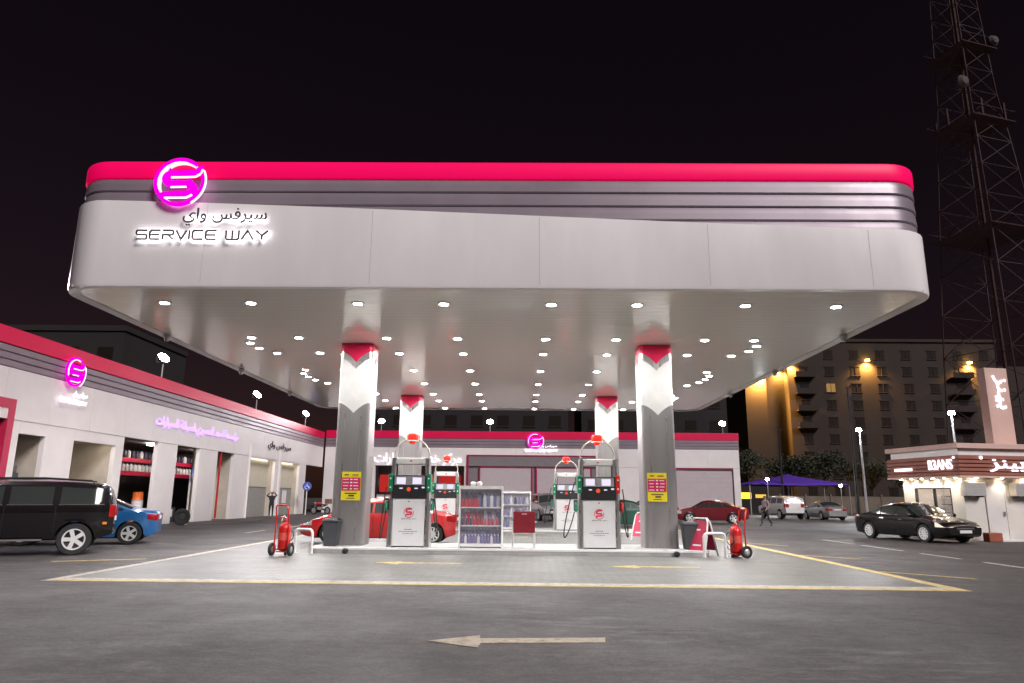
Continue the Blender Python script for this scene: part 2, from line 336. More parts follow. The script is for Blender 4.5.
# thin panel joints of the white fascia
for xj in (-7.0, -3.3, .4, 4.1, 7.6):
    b = MB(); b.box(xj - .006, xj + .006, CY0 - .003, CY0 + .02, CZ + .06, wtop(xj, 0) - .03); cb(b, 'panel_joint', mat('joint_sealant', (.55, .52, .53), .6))
zs = [8.49, 8.17, 7.85, 7.53, 7.21]
for i in range(4):
    t, u = zs[i], zs[i + 1]
    b = MB(); b.loft([ring(-.3, t), ring(-.10, t - .004), ring(-.085, t - .03), ring(-.075, (t + u) / 2), ring(-.065, u + .035), ring(-.085, u + .005), ring(-.3, u + .005)])
    cb(b, 'fascia_rib', M_grey, True)
b = MB(); b.loft([ring(-.3, 8.5), ring(-.06, 8.5), ring(-.045, 8.53), ring(-.045, 8.87), ring(-.06, 8.9), ring(-.3, 8.9)]); cb(b, 'crimson_band', M_band, True)
b = MB(); P = outl(-.28); b.loft([[(x, y, 6.25) for x, y in P], [(x, y, 8.82) for x, y in P]], cap0=True, cap1=True); cb(b, 'roof_deck', M_grey)
# soffit planks run across, each a piece of its own
pw = .30; ny = int((CY1 - CY0 - .3) / pw); sm = {}
plank = MB(); plank.add([(-.5, -pw / 2 + .004, 0), (.5, -pw / 2 + .004, 0), (.5, pw / 2 - .004, 0), (-.5, pw / 2 - .004, 0), (-.5, -pw / 2, .03), (.5, -pw / 2, .03), (.5, pw / 2, .03), (-.5, pw / 2, .03)],
                        [(0, 1, 2, 3), (4, 7, 6, 5), (0, 4, 5, 1), (1, 5, 6, 2), (2, 6, 7, 3), (3, 7, 4, 0)])
plank_me = plank.mesh('soffit_plank', M_soffit)
for i in range(ny):
    y = CY0 + .15 + pw * (i + .5); e = min(y - CY0, CY1 - y); ins = .16 + (max(0, 1 - (1 - (1 - e / 1.0) ** 2) ** .5) if e < 1 else 0)
    inst('soffit_plank', plank_me, can, (can_off.x + (CX0 + CX1) / 2, can_off.y + y, CZ + .012), (R(rnd.gauss(0, .05)), 0, 0), (CX1 - CX0 - 2 * ins, 1, 1))
# recessed downlights
M_lens = glow('downlight_lens', (1.0, .985, .96), 275)
tr = MB(); tr.lathe([(.10, -.004), (.105, -.014), (.155, -.012), (.165, 0), (.165, .02), (.10, .02)], n=20); trim_me = tr.mesh('downlight', M_wpaint, True)
le = MB(); le.lathe([(.0001, -.009), (.10, -.009), (.10, .004), (.0001, .004)], n=14); lens_me = le.mesh('lens', M_lens)
rows = [16.03, 19.74, 21.93, 25.0, 28.0, 30.95, 33.14, 36.0]; cols = [-6.4, -3.86, -1.82, .72, 2.74, 5.28]
spots = [(x, y) for y in rows for x in cols] + [(-8.47, 16.05), (7.42, 16.08), (-8.4, 36), (7.4, 36)]
for y0, y1 in ((19.74, 21.98), (25.0, 28.03), (30.95, 33.14)):
    n = 4 if y1 - y0 < 2.5 else 5
    for k in range(n):
        t = k / (n - 1); yy = y0 + (y1 - y0) * t; bulge = .33 * (1 - (2 * t - 1) ** 2) ** .5
        spots += [(-7.78 - bulge, yy), (6.69 + bulge, yy)]
for x, y in spots:
    d = inst('downlight', trim_me, can, (can_off.x + x, can_off.y + y, CZ)); inst('lens', lens_me, d)
# small grey camera domes along the side edges of the soffit
for x, y in ((8.9, 19.0), (8.95, 24.5), (9.0, 30), (-10.1, 19.5), (-10.1, 25), (-10.1, 30.5)):
    b = MB(); b.lathe([(.0001, -.2), (.05, -.19), (.075, -.14), (.08, -.08), (.10, -.07), (.10, .0), (.0001, 0)], n=14)
    o = b.build('edge_camera', M_gal, can, True); o.location = (can_off.x + x, can_off.y + y, CZ)

# columns
CW = .47
def column(cx, cy, label):
    root = empty('canopy_column', (cx, cy, .15), label=label, cat='column', group='four columns carrying the canopy')
    P = rrect(-CW, CW, -CW, CW, .10, 5); Q = []
    for i, p in enumerate(P):
        q = P[(i + 1) % len(P)]; L_ = math.dist(p, q); k = 16 if L_ > .3 else 1
        for j in range(k): Q.append((p[0] + (q[0] - p[0]) * j / k, p[1] + (q[1] - p[1]) * j / k))
    def bz(zs_, A):
        def f(x, y):
            u = min(1, abs(x if abs(y) > abs(x) else y) / CW); return zs_ - A * (1 - u) ** 1.7
        return f
    def band(name, za, zb, m, off=0.):
        b = MB(); k = 1 + off / CW
        b.loft([[(x * k, y * k, (za(x, y) if callable(za) else za) - .15) for x, y in Q], [(x * k, y * k, (zb(x, y) if callable(zb) else zb) - .15) for x, y in Q]])
        return b.build(name, m, root, True)
    band('grey_cladding', .15, bz(4.17, .30), M_colgrey); band('white_collar', bz(4.17, .30), bz(5.50, .33), M_wpaint)
    band('silver_trim', bz(5.50, .33), bz(5.71, .33), M_steel, .004); band('crimson_cap', bz(5.71, .33), 5.945, M_red)
    for x in (-CW * .50, CW * .50):
        b = MB(); b.box(x - .006, x + .006, -CW - .004, -CW + .01, 0, 3.7); b.build('cladding_joint', M_steel, root)
    return root
FX0, RX0 = -4.87, 4.0
column(FX0, 20.92, 'left front canopy column with grey cladding, white collar and price notice')
column(RX0, 20.92, 'right front canopy column with grey cladding, white collar and price notice')
column(FX0 - .05, 31.85, 'left rear canopy column standing behind the left pumps')
column(RX0 - .1, 31.85, 'right rear canopy column standing behind the right pumps')
def notice(cx, zc, label):
    w, h = .55, .80
    r = empty('price_notice', (cx, 20.445, zc - h / 2), label=label, cat='notice', group='price notices on the front columns')
    b = MB(); b.box(-w / 2, w / 2, -.012, -.002, 0, h); b.build('board', M_sky1, r)
    b = MB(); b.box(-w / 2 + .012, w / 2 - .012, -.017, -.012, .27, .64); b.build('price_panel', M_stickp, r)
    b = MB()
    for k in range(4):
        z = .31 + k * .088
        for x0, x1 in ((-.24, -.06), (.06, .22)): b.box(x0 + rnd.uniform(0, .03), x1 - rnd.uniform(0, .04), -.02, -.017, z, z + .022)
        b.box(-.03, .03, -.02, -.017, z - .004, z + .03)
    tag(b.build('price_lines', M_whiteink, r), kind='stuff')
    b = MB()
    for x0, x1, z, t in ((-.2, -.08, .70, .03), (.02, .2, .70, .024), (-.17, .17, .18, .03), (-.06, .1, .11, .045), (-.12, .12, .05, .02)): b.box(x0, x1, -.015, -.012, z, z + t)
    tag(b.build('ink_lines', M_ink, r), kind='stuff')
notice(FX0 + .06, 1.78, 'yellow and magenta price notice on the left front column')
notice(RX0 - .1, 1.82, 'yellow and magenta price notice on the right front column')

# ================================================================ SIGN on the canopy fascia
def logo(parent, cx, cz, Rr, y, m_main, m_line, d=.08, part=True):
    def L(p): return [(cx + a * Rr, cz + c * Rr) for a, c in p]
    paths = [('ring_arc', [(math.cos(R(a)) * .93, math.sin(R(a)) * .93) for a in range(212, 48, -6)], .13),
             ('ring_arc', [(math.cos(R(a)) * .93, math.sin(R(a)) * .93) for a in range(26, -146, -6)], .13),
             ('s_stroke', [(.72, .62), (.80, .45), (.62, .36), (.2, .34), (-.36, .33)] + arc(-.36, .13, .2, 90, 270, 8) + [(0, -.07), (.36, -.07)] + arc(.36, -.29, .22, 90, -90, 8) + [(0, -.51), (-.5, -.53), (-.72, -.62)], .25)]
    for nm, p, wd in paths:
        b = MB(); b.stroke(L(p), wd * Rr, y - d, y - .02 * Rr); b.build(nm, m_main, parent)
    lines = [[(math.cos(R(a)) * .80, math.sin(R(a)) * .80) for a in range(205, 62, -6)], [(math.cos(R(a)) * 1.04, math.sin(R(a)) * 1.04) for a in range(26, -60, -6)],
             [(-.32, .17), (.3, .18), (.62, .2), (.84, .34), (.88, .5)], [(-.5, -.68), (.35, -.67), (.56, -.55)], [(-.3, -.24), (.3, -.22)]]
    for p in lines:
        b = MB(); b.stroke(L(p), .055 * Rr, y - d - .012, y - d + .02); b.build('white_edge_line', m_line, parent)
M_mag = glow('magenta_lit_acrylic', (1.0, .0, .62), .62); M_wline = glow('white_lit_edge', (1, .9, 1), .75, False); M_halo = glow('halo_strip', (1.0, .96, 1.0), 5)
M_letter = mat('letter_face', (.06, .04, .05), .5)
SY = CY0 - .02
sg = empty('canopy_sign', (-7.0, SY, 7.0), label='lit magenta round S emblem over back-lit dark lettering on the canopy front', cat='sign')
def sgb(b, name, m, p=None):
    o = b.build(name, m, p or sg)
    if p is None: o.location = (7.0, -SY, -7.0)
    return o
lg = empty('emblem'); lg.parent = sg; lg.location = (7.0, -SY, -7.0)
logo(lg, -7.64, 8.32, .575, SY - .05, M_mag, M_wline)
for z0 in (8.3,):      # stand-off light behind the emblem
    b = MB(); b.stroke([(-7.64 + math.cos(R(a)) * .5, 8.32 + math.sin(R(a)) * .5) for a in range(0, 366, 12)], .06, SY + .0, SY + .02); b.build('halo_strip', glow('emblem_halo', (1, .85, 1), .5), lg)
GL = {'S': ([[(1.4, 1), (.1, 1), (0, .9), (0, .6), (.1, .5), (1.3, .5), (1.4, .4), (1.4, .1), (1.3, 0), (0, 0)]], 1.4),
      'E': ([[(1.4, 1), (.2, 1), (0, .8), (0, .2), (.2, 0), (1.4, 0)], [(.02, .5), (1.3, .5)]], 1.4), 'C': ([[(1.4, 1), (.2, 1), (0, .8), (0, .2), (.2, 0), (1.4, 0)]], 1.4),
      'R': ([[(0, 0), (0, .5), (1.2, .5), (1.4, .6), (1.4, .9), (1.3, 1), (0, 1)], [(.7, .5), (1.4, 0)]], 1.4), 'V': ([[(0, 1), (.7, 0), (1.4, 1)]], 1.4), 'I': ([[(0, 0), (0, 1)]], .05),
      'W': ([[(0, 1), (0, .15), (.15, 0), (1.6, 0), (1.75, .15), (1.75, 1)], [(.87, 0), (.87, 1)]], 1.75), 'A': ([[(0, 0), (.8, 1), (1.6, 0)]], 1.6), 'Y': ([[(0, 1), (.8, .45), (1.6, 1)], [(.8, .45), (.8, 0)]], 1.6)}
def techno(parent, word, x0, x1, z0, z1, y, m, d=.04, sw=.16, halo=None, gap=.38, each=True):
    tot = sum(GL[c][1] for c in word) + gap * (len(word) - 1); k = (x1 - x0) / tot; h = z1 - z0; x = x0
    ob = MB()
    for c in word:
        b = MB() if each else ob
        hb = MB()
        for st in GL[c][0]:
            pp = [(x + a * k, z0 + bb * h) for a, bb in st]; b.stroke(pp, sw * h, y - d, y); hb.stroke(pp, sw * h * .8, y + .004, y + .012)
        if each:
            o = b.build('letter', m, parent)
            if halo: hb.build('halo_strip', halo, o)
        x += (GL[c][1] + gap) * k
    if not each: tag(ob.build('lettering', m, parent), kind='stuff')
wd_ = empty('latin_lettering'); wd_.parent = sg; wd_.location = (7.0, -SY, -7.0)
techno(wd_, 'SERVICE', -8.46, -6.70, 6.97, 7.17, SY - .07, M_letter, halo=M_halo)
techno(wd_, 'WAY', -6.48, -5.56, 6.97, 7.17, SY - .07, M_letter, halo=M_halo)
ar = text('arabic_lettering', arabic('سيرفس واي'), 1.86, .42, .03, M_letter, sg, Matrix.Translation((7.0, -SY, -7.0)) @ FY(-6.55, SY - .085, 7.50), .004)
for x0, x1, z0 in ((-7.42, -6.62, 7.48), (-6.5, -5.68, 7.47)):
    b = MB(); b.stroke([(x0, z0), (x1, z0)], .06, SY - .06, SY - .05); sgb(b, 'halo_strip', glow('arabic_halo', (1, .96, 1), 4.5))

# ================================================================ ISLANDS
def island(y0, y1, x0, x1, label):
    r = empty('pump_island', ((x0 + x1) / 2, (y0 + y1) / 2, 0), label=label, cat='kerb island', group='raised pump islands')
    a, bb = (x1 - x0) / 2, (y1 - y0) / 2
    P = rrect(-a, a, -bb, bb, .25, 4)
    b = MB(); b.loft([[(x, y, 0.) for x, y in P], [(x, y, .13) for x, y in P], [(x * (1 - .02 / a), y * (1 - .02 / bb), .15) for x, y in P]], cap1=True); b.build('kerb', M_concrete, r, True)
    b = MB(); b.loft([[(x * (1 + .012 / a), y * (1 + .012 / bb), .10) for x, y in P], [(x * (1 + .012 / a), y * (1 + .012 / bb), .152) for x, y in P], [(x * (1 - .06 / a), y * (1 - .06 / bb), .154) for x, y in P]])
    b.build('steel_edge', M_wpaint, r, True)
    return r
island(19.55, 21.95, -5.65, 5.1, 'pale kerbed pump island at the front of the forecourt')
island(30.7, 33.0, -5.7, 5.1, 'pale kerbed pump island at the rear of the forecourt')
for x in (-4.63, 4.17):
    b = MB(); b.lathe([(.0001, -.1), (.05, -.1), (.075, -.06), (.075, 0), (.06, .12), (.0001, .12)], n=12, axis='Y')
    o = b.build('drain_pipe_end', M_rubber, None, True, loc=(x, 19.43, .076))
    tag(o, 'small black pipe end at the island kerb below the %s front column' % ('left' if x < 0 else 'right'), 'pipe', 'pipe ends at the island kerb')

# ================================================================ PUMPS
M_screen = glow('pump_screen', (.86, .80, 1.0), .45, False); M_led = glow('pump_led', (1, .12, .05), .35, False)
M_pumpw = mat('pump_white_panel', (.74, .74, .75), .35, var=.05, vscale=4); M_hose = mat('hose_rubber', (.02, .022, .022), .5)
M_arch = mat('arch_tube', (.62, .56, .48), .35, .3)
def pump(loc, label, right='green', detail=True):
    r = empty('fuel_pump', loc, label=label, cat='fuel pump', group='fuel pumps under the canopy')
    hw, dp = .585, .5
    for s in (-1, 1):      # side posts, leaning in a little
        b = MB(); b.frustum((s * (hw - .07) - .07, s * (hw - .07) + .07, -.02, dp + .02, .0), (s * (hw - .12) - .055, s * (hw - .12) + .055, .03, dp - .03, 2.42)); b.build('side_post', M_steel, r, bevel=.012)
    b = MB(); b.box(-hw + .14, hw - .14, .0, dp, .03, 1.30); lo = b.build('lower_cabinet', M_pumpw, r, bevel=.01)
    b = MB(); b.box(-hw + .12, hw - .12, .015, dp - .015, 0, .03); b.build('plinth', M_dark, r)
    b = MB(); b.lathe([(.0001, -.012), (.018, -.012), (.022, 0), (.0001, 0)], c=(0, 0, 1.22), n=10, axis='Y'); b.build('lock', M_steel, lo)
    b = MB(); b.box(-hw + .10, hw - .10, -.03, dp + .03, 1.30, 1.93); hd = b.build('display_head', M_black, r, bevel=.015)
    b = MB(); b.box(-.42, .42, -.036, -.03, 1.665, 1.90); b.build('display_bezel', M_gal, hd)
    for x in (-.24, .20):
        b = MB(); b.box(x - .12, x + .13, -.042, -.036, 1.69, 1.87); b.build('screen', M_screen, hd)
    for x in (-.24, .18):
        b = MB(); b.box(x - .04, x + .05, -.036, -.03, 1.56, 1.59); b.build('price_display', M_screen, hd)
    b = MB(); b.box(.34, .42, -.036, -.03, 1.58, 1.62); b.build('price_display', M_screen, hd)
    b = MB(); b.lathe([(.0001, -.045), (.05, -.043), (.06, -.03), (.0001, -.03)], c=(-.02, 0, 1.55), n=12, axis='Y'); b.build('red_button', M_led, hd)
    for s, cm in ((-1, M_green), (1, M_green if right == 'green' else M_redpl)):
        b = MB(); b.box(s * .53 - .06, s * .53 + .06, -.045, .3, 1.48, 1.97); gc = b.build('nozzle_cover', cm, r, bevel=.02)
        b = MB()
        for z in (1.6, 1.84): b.lathe([(.0001, -.052), (.022, -.05), (.026, -.045), (.0001, -.045)], c=(s * .53, 0, z), n=8, axis='Y')
        tag(b.build('cover_mark', M_whiteink, gc), kind='stuff')
    b = MB(); b.box(-hw + .15, hw - .15, .08, dp - .08, 2.24, 2.42); tb = b.build('top_beam', M_wpaint, r, bevel=.02)
    b = MB(); b.box(-.03, .03, .074, .08, 2.31, 2.35); b.build('beam_mark', M_pinkink, tb)
    for s in (-1, 1):
        b = MB(); b.box(s * .40 - .015, s * .40 + .015, .2, .3, 1.93, 2.24); b.build('head_strut', M_dark, r)
    b = MB(); pts = [(-.47, .25, 2.42), (-.49, .25, 2.52)] + [(.5 * math.cos(R(a)), .25, 2.45 + .52 * math.sin(R(a))) for a in range(168, 8, -10)] + [(.49, .25, 2.52), (.47, .25, 2.42)]
    b.tube(pts, .022, 8); b.build('hose_arch', M_arch, r, True)
    bl = MB(); bl.lathe([(.0001, -.16), (.09, -.15), (.10, -.07), (.15, -.05), (.165, .02), (.16, .10), (.11, .14), (.0001, .145)], c=(0, .25, 2.97), n=8); bl.build('red_beacon', M_lampred, r)
    b = MB(); b.lathe([(.168, -.012), (.178, 0), (.168, .012), (.12, .012), (.12, -.012)], c=(0, .25, 2.905), n=16); b.build('beacon_ring', M_wpaint, r)
    # nozzles and hoses
    for s in (-1, 1):
        cm = M_green if s < 0 or right == 'green' else M_redpl
        x = s * .635
        b = MB(); b.tube([(x, .12, 1.28), (x, .06, 1.15), (x, .05, .98)], [.025, .04, .032], 8); b.tube([(x, .07, 1.2), (x, -.10, 1.24), (x, -.2, 1.16)], [.03, .016, .012], 8)
        b.tube([(x, .02, 1.10), (x, -.06, 1.06), (x, -.05, .97), (x, .03, .98)], .01, 6); b.build('nozzle', cm, r, True)
        b = MB(); b.box(x - .05, x + .05, .08, .22, 1.0, 1.3); b.build('nozzle_boot', M_dark, r, bevel=.015)
        sw = .30 if (s < 0 and right != 'green') else .13
        pts = []
        for k in range(25):
            t = k / 24; a = math.pi * t
            pts.append((x + s * (.03 + sw * math.sin(a) ** .8 * (1.15 - .3 * t)), .06 + .10 * t, (1.78 if sw > .2 else 1.6) * (1 - t) + .98 * t - math.sin(a) ** .75 * (1.05 if s < 0 else .95) + (.0)))
        b = MB(); b.tube(pts, .017, 7); b.build('hose', M_hose, r, True)
    # printed emblem and lines on the lower cabinet
    lg2 = empty('printed_emblem'); lg2.parent = lo
    b = MB(); k = .13
    b.stroke([(k * a, .92 + k * c) for a, c in [(.7, .75), (.3, .8), (-.4, .6)] + arc(-.36, .3, .2, 110, 270, 5) + [(.3, .1)] + arc(.36, -.12, .22, 90, -90, 5) + [(-.4, -.4), (-.7, -.6)]], .045, -.004, 0)
    b.stroke([(k * math.cos(R(a)), .92 + k * math.sin(R(a))) for a in range(200, 40, -16)], .018, -.004, 0); b.stroke([(k * math.cos(R(a)), .92 + k * math.sin(R(a))) for a in range(20, -145, -16)], .018, -.004, 0)
    tag(b.build('emblem_print', M_pinkink, lg2), kind='stuff')
    b = MB(); b.cur = 0
    techno(lg2, 'SERVICE', -.20, .06, .74, .765, -.0, M_ink, d=.003, sw=.22, each=False); techno(lg2, 'WAY', .10, .22, .74, .765, -.0, M_ink, d=.003, sw=.22, each=False)
    for z, a, t in ((.46, .10, .018), (.405, .26, .014), (.35, .15, .012)):
        x = -a
        while x < a: l_ = rnd.uniform(.02, .05); b.box(x, min(a, x + l_), -.003, .0, z, z + t); x += l_ + .012
    tag(b.build('print_lines', M_ink, lg2), kind='stuff')
    return r
pump((-3.06, 19.95, .15), 'front left fuel pump beside the column, green covers on both sides', 'green')
pump((2.19, 19.95, .15), 'front right fuel pump with a green and a red cover and a wide hose loop', 'red')
pump((-3.2, 31.0, .15), 'rear left fuel pump seen behind the red car and display cabinet', 'green')
pump((2.03, 31.0, .15), 'rear right fuel pump half hidden behind the front right pump', 'red')

# ================================================================ FORECOURT FURNITURE
M_sh = {k: mat('bottle_' + k, c, .35) for k, c in dict(red=(.60, .02, .03), pink=(.55, .12, .22), dark=(.05, .045, .08), purple=(.22, .17, .34), white=(.72, .70, .74), blue=(.16, .17, .34)).items()}
def bottle_mesh(k):
    b = MB(); P = [rrect(-.033, .033, -.022, .022, .012, 2)]
    def rg(sx, sy, z): return [(x * sx, y * sy, z) for x, y in P[0]]
    b.loft([rg(.92, .92, 0), rg(1, 1, .01), rg(1, 1, .14), rg(.7, .8, .18), rg(.34, .5, .195), rg(.34, .5, .205)], cap0=True, cap1=True); return b.mesh('oil_bottle', M_sh[k], True)
def cap_mesh(m):
    b = MB(); b.lathe([(.0001, 0), (.014, 0), (.014, .03), (.0001, .03)], n=8); return b.mesh('cap', m)
BM = {k: bottle_mesh(k) for k in M_sh}; CAPW = cap_mesh(M_wpaint); CAPD = cap_mesh(M_black); CAPR = cap_mesh(M_redpl)
def bottle(loc, k, label, group, cap=None, s=1.):
    o = tag(inst('oil_bottle', BM[k], None, loc, (0, 0, rnd.uniform(-.2, .2)), (s, s, s)), label, 'bottle', group)
    inst('cap', cap or CAPD, o, (0, 0, .203)); return o
def cabinet(loc, w, h, d, label, doors=2):
    r = empty('display_cabinet', loc, label=label, cat='cabinet'); t = .045
    for s in (-1, 1):
        b = MB(); b.box(s * (w / 2 - t / 2) - t / 2, s * (w / 2 - t / 2) + t / 2, 0, d, 0, h); b.build('side_frame', M_wpaint, r, bevel=.006)
    b = MB(); b.box(-w / 2 + t, w / 2 - t, .004, d - .004, h - .09, h); b.build('top_frame', M_wpaint, r)
    b = MB(); b.box(-w / 2 + t, w / 2 - t, .004, d - .004, .03, .11); b.build('bottom_frame', M_wpaint, r)
    b = MB(); b.box(-w / 2 + t, w / 2 - t, d - .03, d - .012, .11, h - .09); b.build('back_panel', mat('cabinet_back', (.66, .63, .70), .4), r)
    n = 3; zs_ = [.11 + (h - .2) * i / n for i in range(1, n)]
    for z in zs_:
        b = MB(); b.box(-w / 2 + t, w / 2 - t, .012, d - .03, z - .03, z); b.build('shelf', M_wpaint, r)
    for s in (-1, 1):
        b = MB(); x0, x1 = (-w / 2 + t, -.004) if s < 0 else (.004, w / 2 - t)
        b.box(x0, x1, -.004, .002, .112, h - .092); b.build('glass_door', M_cabglass, r)
        b = MB(); b.box(s * .02 - .012, s * .02 + .012, -.02, -.004, h * .45, h * .6); b.build('door_pull', M_steel, r)
    for sx in (-1, 1):
        for sy in (.03, d - .03):
            b = MB(); b.lathe([(.0001, 0), (.02, 0), (.02, .03), (.0001, .03)], c=(sx * (w / 2 - .08), sy, 0), n=8); b.build('foot', M_dark, r)
    return r, [.11] + zs_
cab, sh = cabinet((-1.07, 19.95, .15), 1.22, 1.66, .45, 'white glass-fronted cabinet of oil bottles on the front island')
bx, by, bz = cab.location
def row(n, x0, x1, y, z, ks, label, group, cap, s=1.):
    for i in range(n): bottle((bx + x0 + (x1 - x0) * i / max(1, n - 1), by + y + rnd.uniform(-.01, .01), bz + z), ks[i % len(ks)], label, group, cap, s)
row(6, -.50, -.10, .12, sh[2] + .001, ['red'], 'red oil bottle on the top shelf of the front cabinet', 'red bottles on the top shelf', CAPR, 1.1)
row(4, -.42, -.05, .28, sh[2] + .001, ['dark', 'blue'], 'tall dark bottle behind the red ones on the top shelf', 'dark bottles on the top shelf', CAPD, 1.7)
row(5, .10, .48, .2, sh[2] + .001, ['white', 'blue'], 'pale bottle on the right half of the top shelf', 'pale bottles on the top shelf', CAPW, 1.6)
row(3, -.50, -.28, .10, sh[1] + .001, ['dark'], 'small dark bottle at the front left of the middle shelf', 'dark bottles on the middle shelf', CAPW, .95)
row(7, -.18, .44, .10, sh[1] + .001, ['red'], 'small red bottle in the front row of the middle shelf', 'red bottles on the middle shelf', CAPW, .95)
row(5, -.42, -.05, .28, sh[1] + .001, ['pink', 'red'], 'tall pink bottle at the back of the middle shelf', 'pink bottles on the middle shelf', CAPW, 1.8)
row(4, .12, .46, .28, sh[1] + .001, ['white', 'purple'], 'tall pale bottle at the back right of the middle shelf', 'pale bottles on the middle shelf', CAPW, 1.8)
row(12, -.50, .48, .10, sh[0] + .001, ['purple', 'white', 'purple', 'blue'], 'purple and white bottle in the front row of the bottom shelf', 'front bottles on the bottom shelf', CAPW, 1.05)
row(11, -.48, .46, .27, sh[0] + .001, ['purple', 'blue'], 'tall purple bottle in the back row of the bottom shelf', 'back bottles on the bottom shelf', CAPW, 1.75)
for i, x in enumerate((-.13, .04)):
    b = MB(); b.lathe([(.0001, 0), (.06, .0), (.085, .04), (.08, .09), (.045, .115), (.0001, .12)], n=14)
    tag(b.build('paper_bundle', M_wpaint, None, True, loc=(bx + x - .1, by + .2, bz + 1.661)), ['left', 'right'][i] + ' of the two round white bundles on top of the front cabinet', 'bundle', 'white bundles on the cabinet')
cab2, sh2 = cabinet((-.18, 31.05, .15), 1.34, 1.62, .45, 'white glass-fronted cabinet on the rear island, left of the rear right pump')
bx, by, bz = cab2.location
for k, z in enumerate(sh2):
    row(7, -.52, .52, .2, z + .001, ['purple', 'blue', 'white', 'dark'], 'bottle on the %s shelf of the rear cabinet' % ['bottom', 'middle', 'top'][k], 'bottles on the %s shelf of the rear cabinet' % ['bottom', 'middle', 'top'][k], CAPW, 1.6)
# chair
ch = empty('armchair', (.13, 20.05, .15), R(4), 'maroon cloth chair with white tube legs beside the display cabinet', 'chair')
b = MB(); b.box(-.30, .30, -.03, .03, .40, .98); b.build('backrest', M_redcloth, ch, bevel=.02)
b = MB(); b.box(-.27, .27, .0, .48, .42, .50); b.build('seat', M_redcloth, ch, bevel=.025)
b = MB(); b.box(-.07, .07, -.036, -.03, .90, .915); b.build('maker_tab', M_wpaint, ch)
for sx in (-1, 1):
    for y in (-.0, .46):
        b = MB(); b.tube([(sx * .30, y, 0), (sx * .29, y, .42 if y == 0 else .66)], .016, 8); b.build('leg', M_tube, ch, True)
    b = MB(); b.tube([(sx * .33, -.02, .70), (sx * .335, .2, .69), (sx * .33, .46, .66)], .022, 8); b.build('armrest', M_tube, ch, True)
# bins
def bin_(loc, label):
    r = empty('rubbish_bin', loc, label=label, cat='bin', group='dark bins at the island ends'); r.scale = (.85, .85, .97)
    b = MB(); b.frustum((-.2, .2, -.2, .2, 0), (-.26, .26, -.25, .25, .66)); b.build('bin_body', M_binp, r, bevel=.02)
    b = MB(); b.box(-.285, .285, -.275, .275, .66, .71); b.build('rim', M_binp, r, bevel=.015)
    b = MB(); b.frustum((-.27, .27, -.26, .26, .71), (-.22, .22, -.21, .21, .76)); b.build('lid', M_black, r, bevel=.015)
bin_((-5.22, 20.2, .153), 'dark grey bin beside the left front column'); bin_((4.72, 20.2, .153), 'dark grey bin beside the right front column')
# extinguisher trolleys
def trolley(loc, rz, label):
    r = empty('extinguisher_trolley', loc, rz, label, 'fire extinguisher', 'wheeled fire extinguishers'); r.scale = (.94, .94, .94)
    b = MB(); b.lathe([(.0001, .12), (.12, .13), (.165, .18), (.165, .72), (.14, .80), (.07, .85), (.045, .88), (.045, .93), (.0001, .93)], c=(0, 0, 0), n=20); cy = b.build('cylinder', M_redmet, r, True)
    b = MB(); b.lathe([(.167, .40), (.1675, .40), (.1675, .60), (.167, .60)], n=20); b.build('label_band', mat('ext_label', (.6, .08, .06), .5), cy)
    b = MB(); b.lathe([(.0001, .93), (.03, .93), (.035, .97), (.02, 1.0), (.0001, 1.0)], n=10); b.build('valve', M_steel, r, True)
    b = MB(); b.tube([(0, 0, .98), (.06, -.03, 1.06), (.12, -.06, 1.0), (.13, -.02, .9)], .012, 6); b.build('valve_lever', M_tube, r, True)
    b = MB(); pts = [(-.19, .19, .12), (-.19, .18, .6), (-.18, .20, 1.0), (-.17, .27, 1.28), (-.13, .30, 1.33), (.13, .30, 1.33), (.17, .27, 1.28), (.18, .20, 1.0), (.19, .18, .6), (.19, .19, .12)]
    b.tube(pts, .021, 8); b.build('handle_frame', M_redmet, r, True)
    b = MB(); b.tube([(-.18, .19, .95), (0, .22, 1.02), (.18, .19, .95)], .016, 8); b.build('cross_bar', M_redmet, r, True)
    b = MB(); b.tube([(-.29, .15, .17), (.29, .15, .17)], .018, 8); b.build('axle', M_dark, r, True)
    for s in (-1, 1):
        b = MB(); x = s * .27; b.lathe([(.09, -.035), (.15, -.04), (.17, -.02), (.17, .02), (.15, .04), (.09, .035)], c=(x, .15, .17), n=22, axis='X'); wh = b.build('wheel', M_rubber, r, True)
        b = MB(); b.lathe([(.0001, -.03), (.03, -.045), (.09, -.02), (.09, .02), (.03, .045), (.0001, .03)], c=(x, .15, .17), n=16, axis='X'); b.build('hub', M_gal, wh, True)
    b = MB(); b.box(-.14, .14, -.14, .16, .09, .12); b.build('foot_plate', M_redmet, r)
    b = MB(); b.box(-.03, .03, -.16, -.10, 0, .09); b.build('front_foot', M_dark, r)
    b = MB(); pts = [(.02 + .19 * math.sin(t * .9), -.19 - .012 * math.cos(t), .62 + .2 * math.cos(t * .9) - .02 * t) for t in np.linspace(0, 12, 50)]
    b.tube(pts, .012, 6); b.build('hose', M_hose, r, True)
trolley((-6.05, 18.72, .004), R(172), 'red wheeled extinguisher with its tall handle, left of the front island')
trolley((5.72, 19.35, .004), R(-75), 'red wheeled extinguisher with one wheel showing, right of the front island')
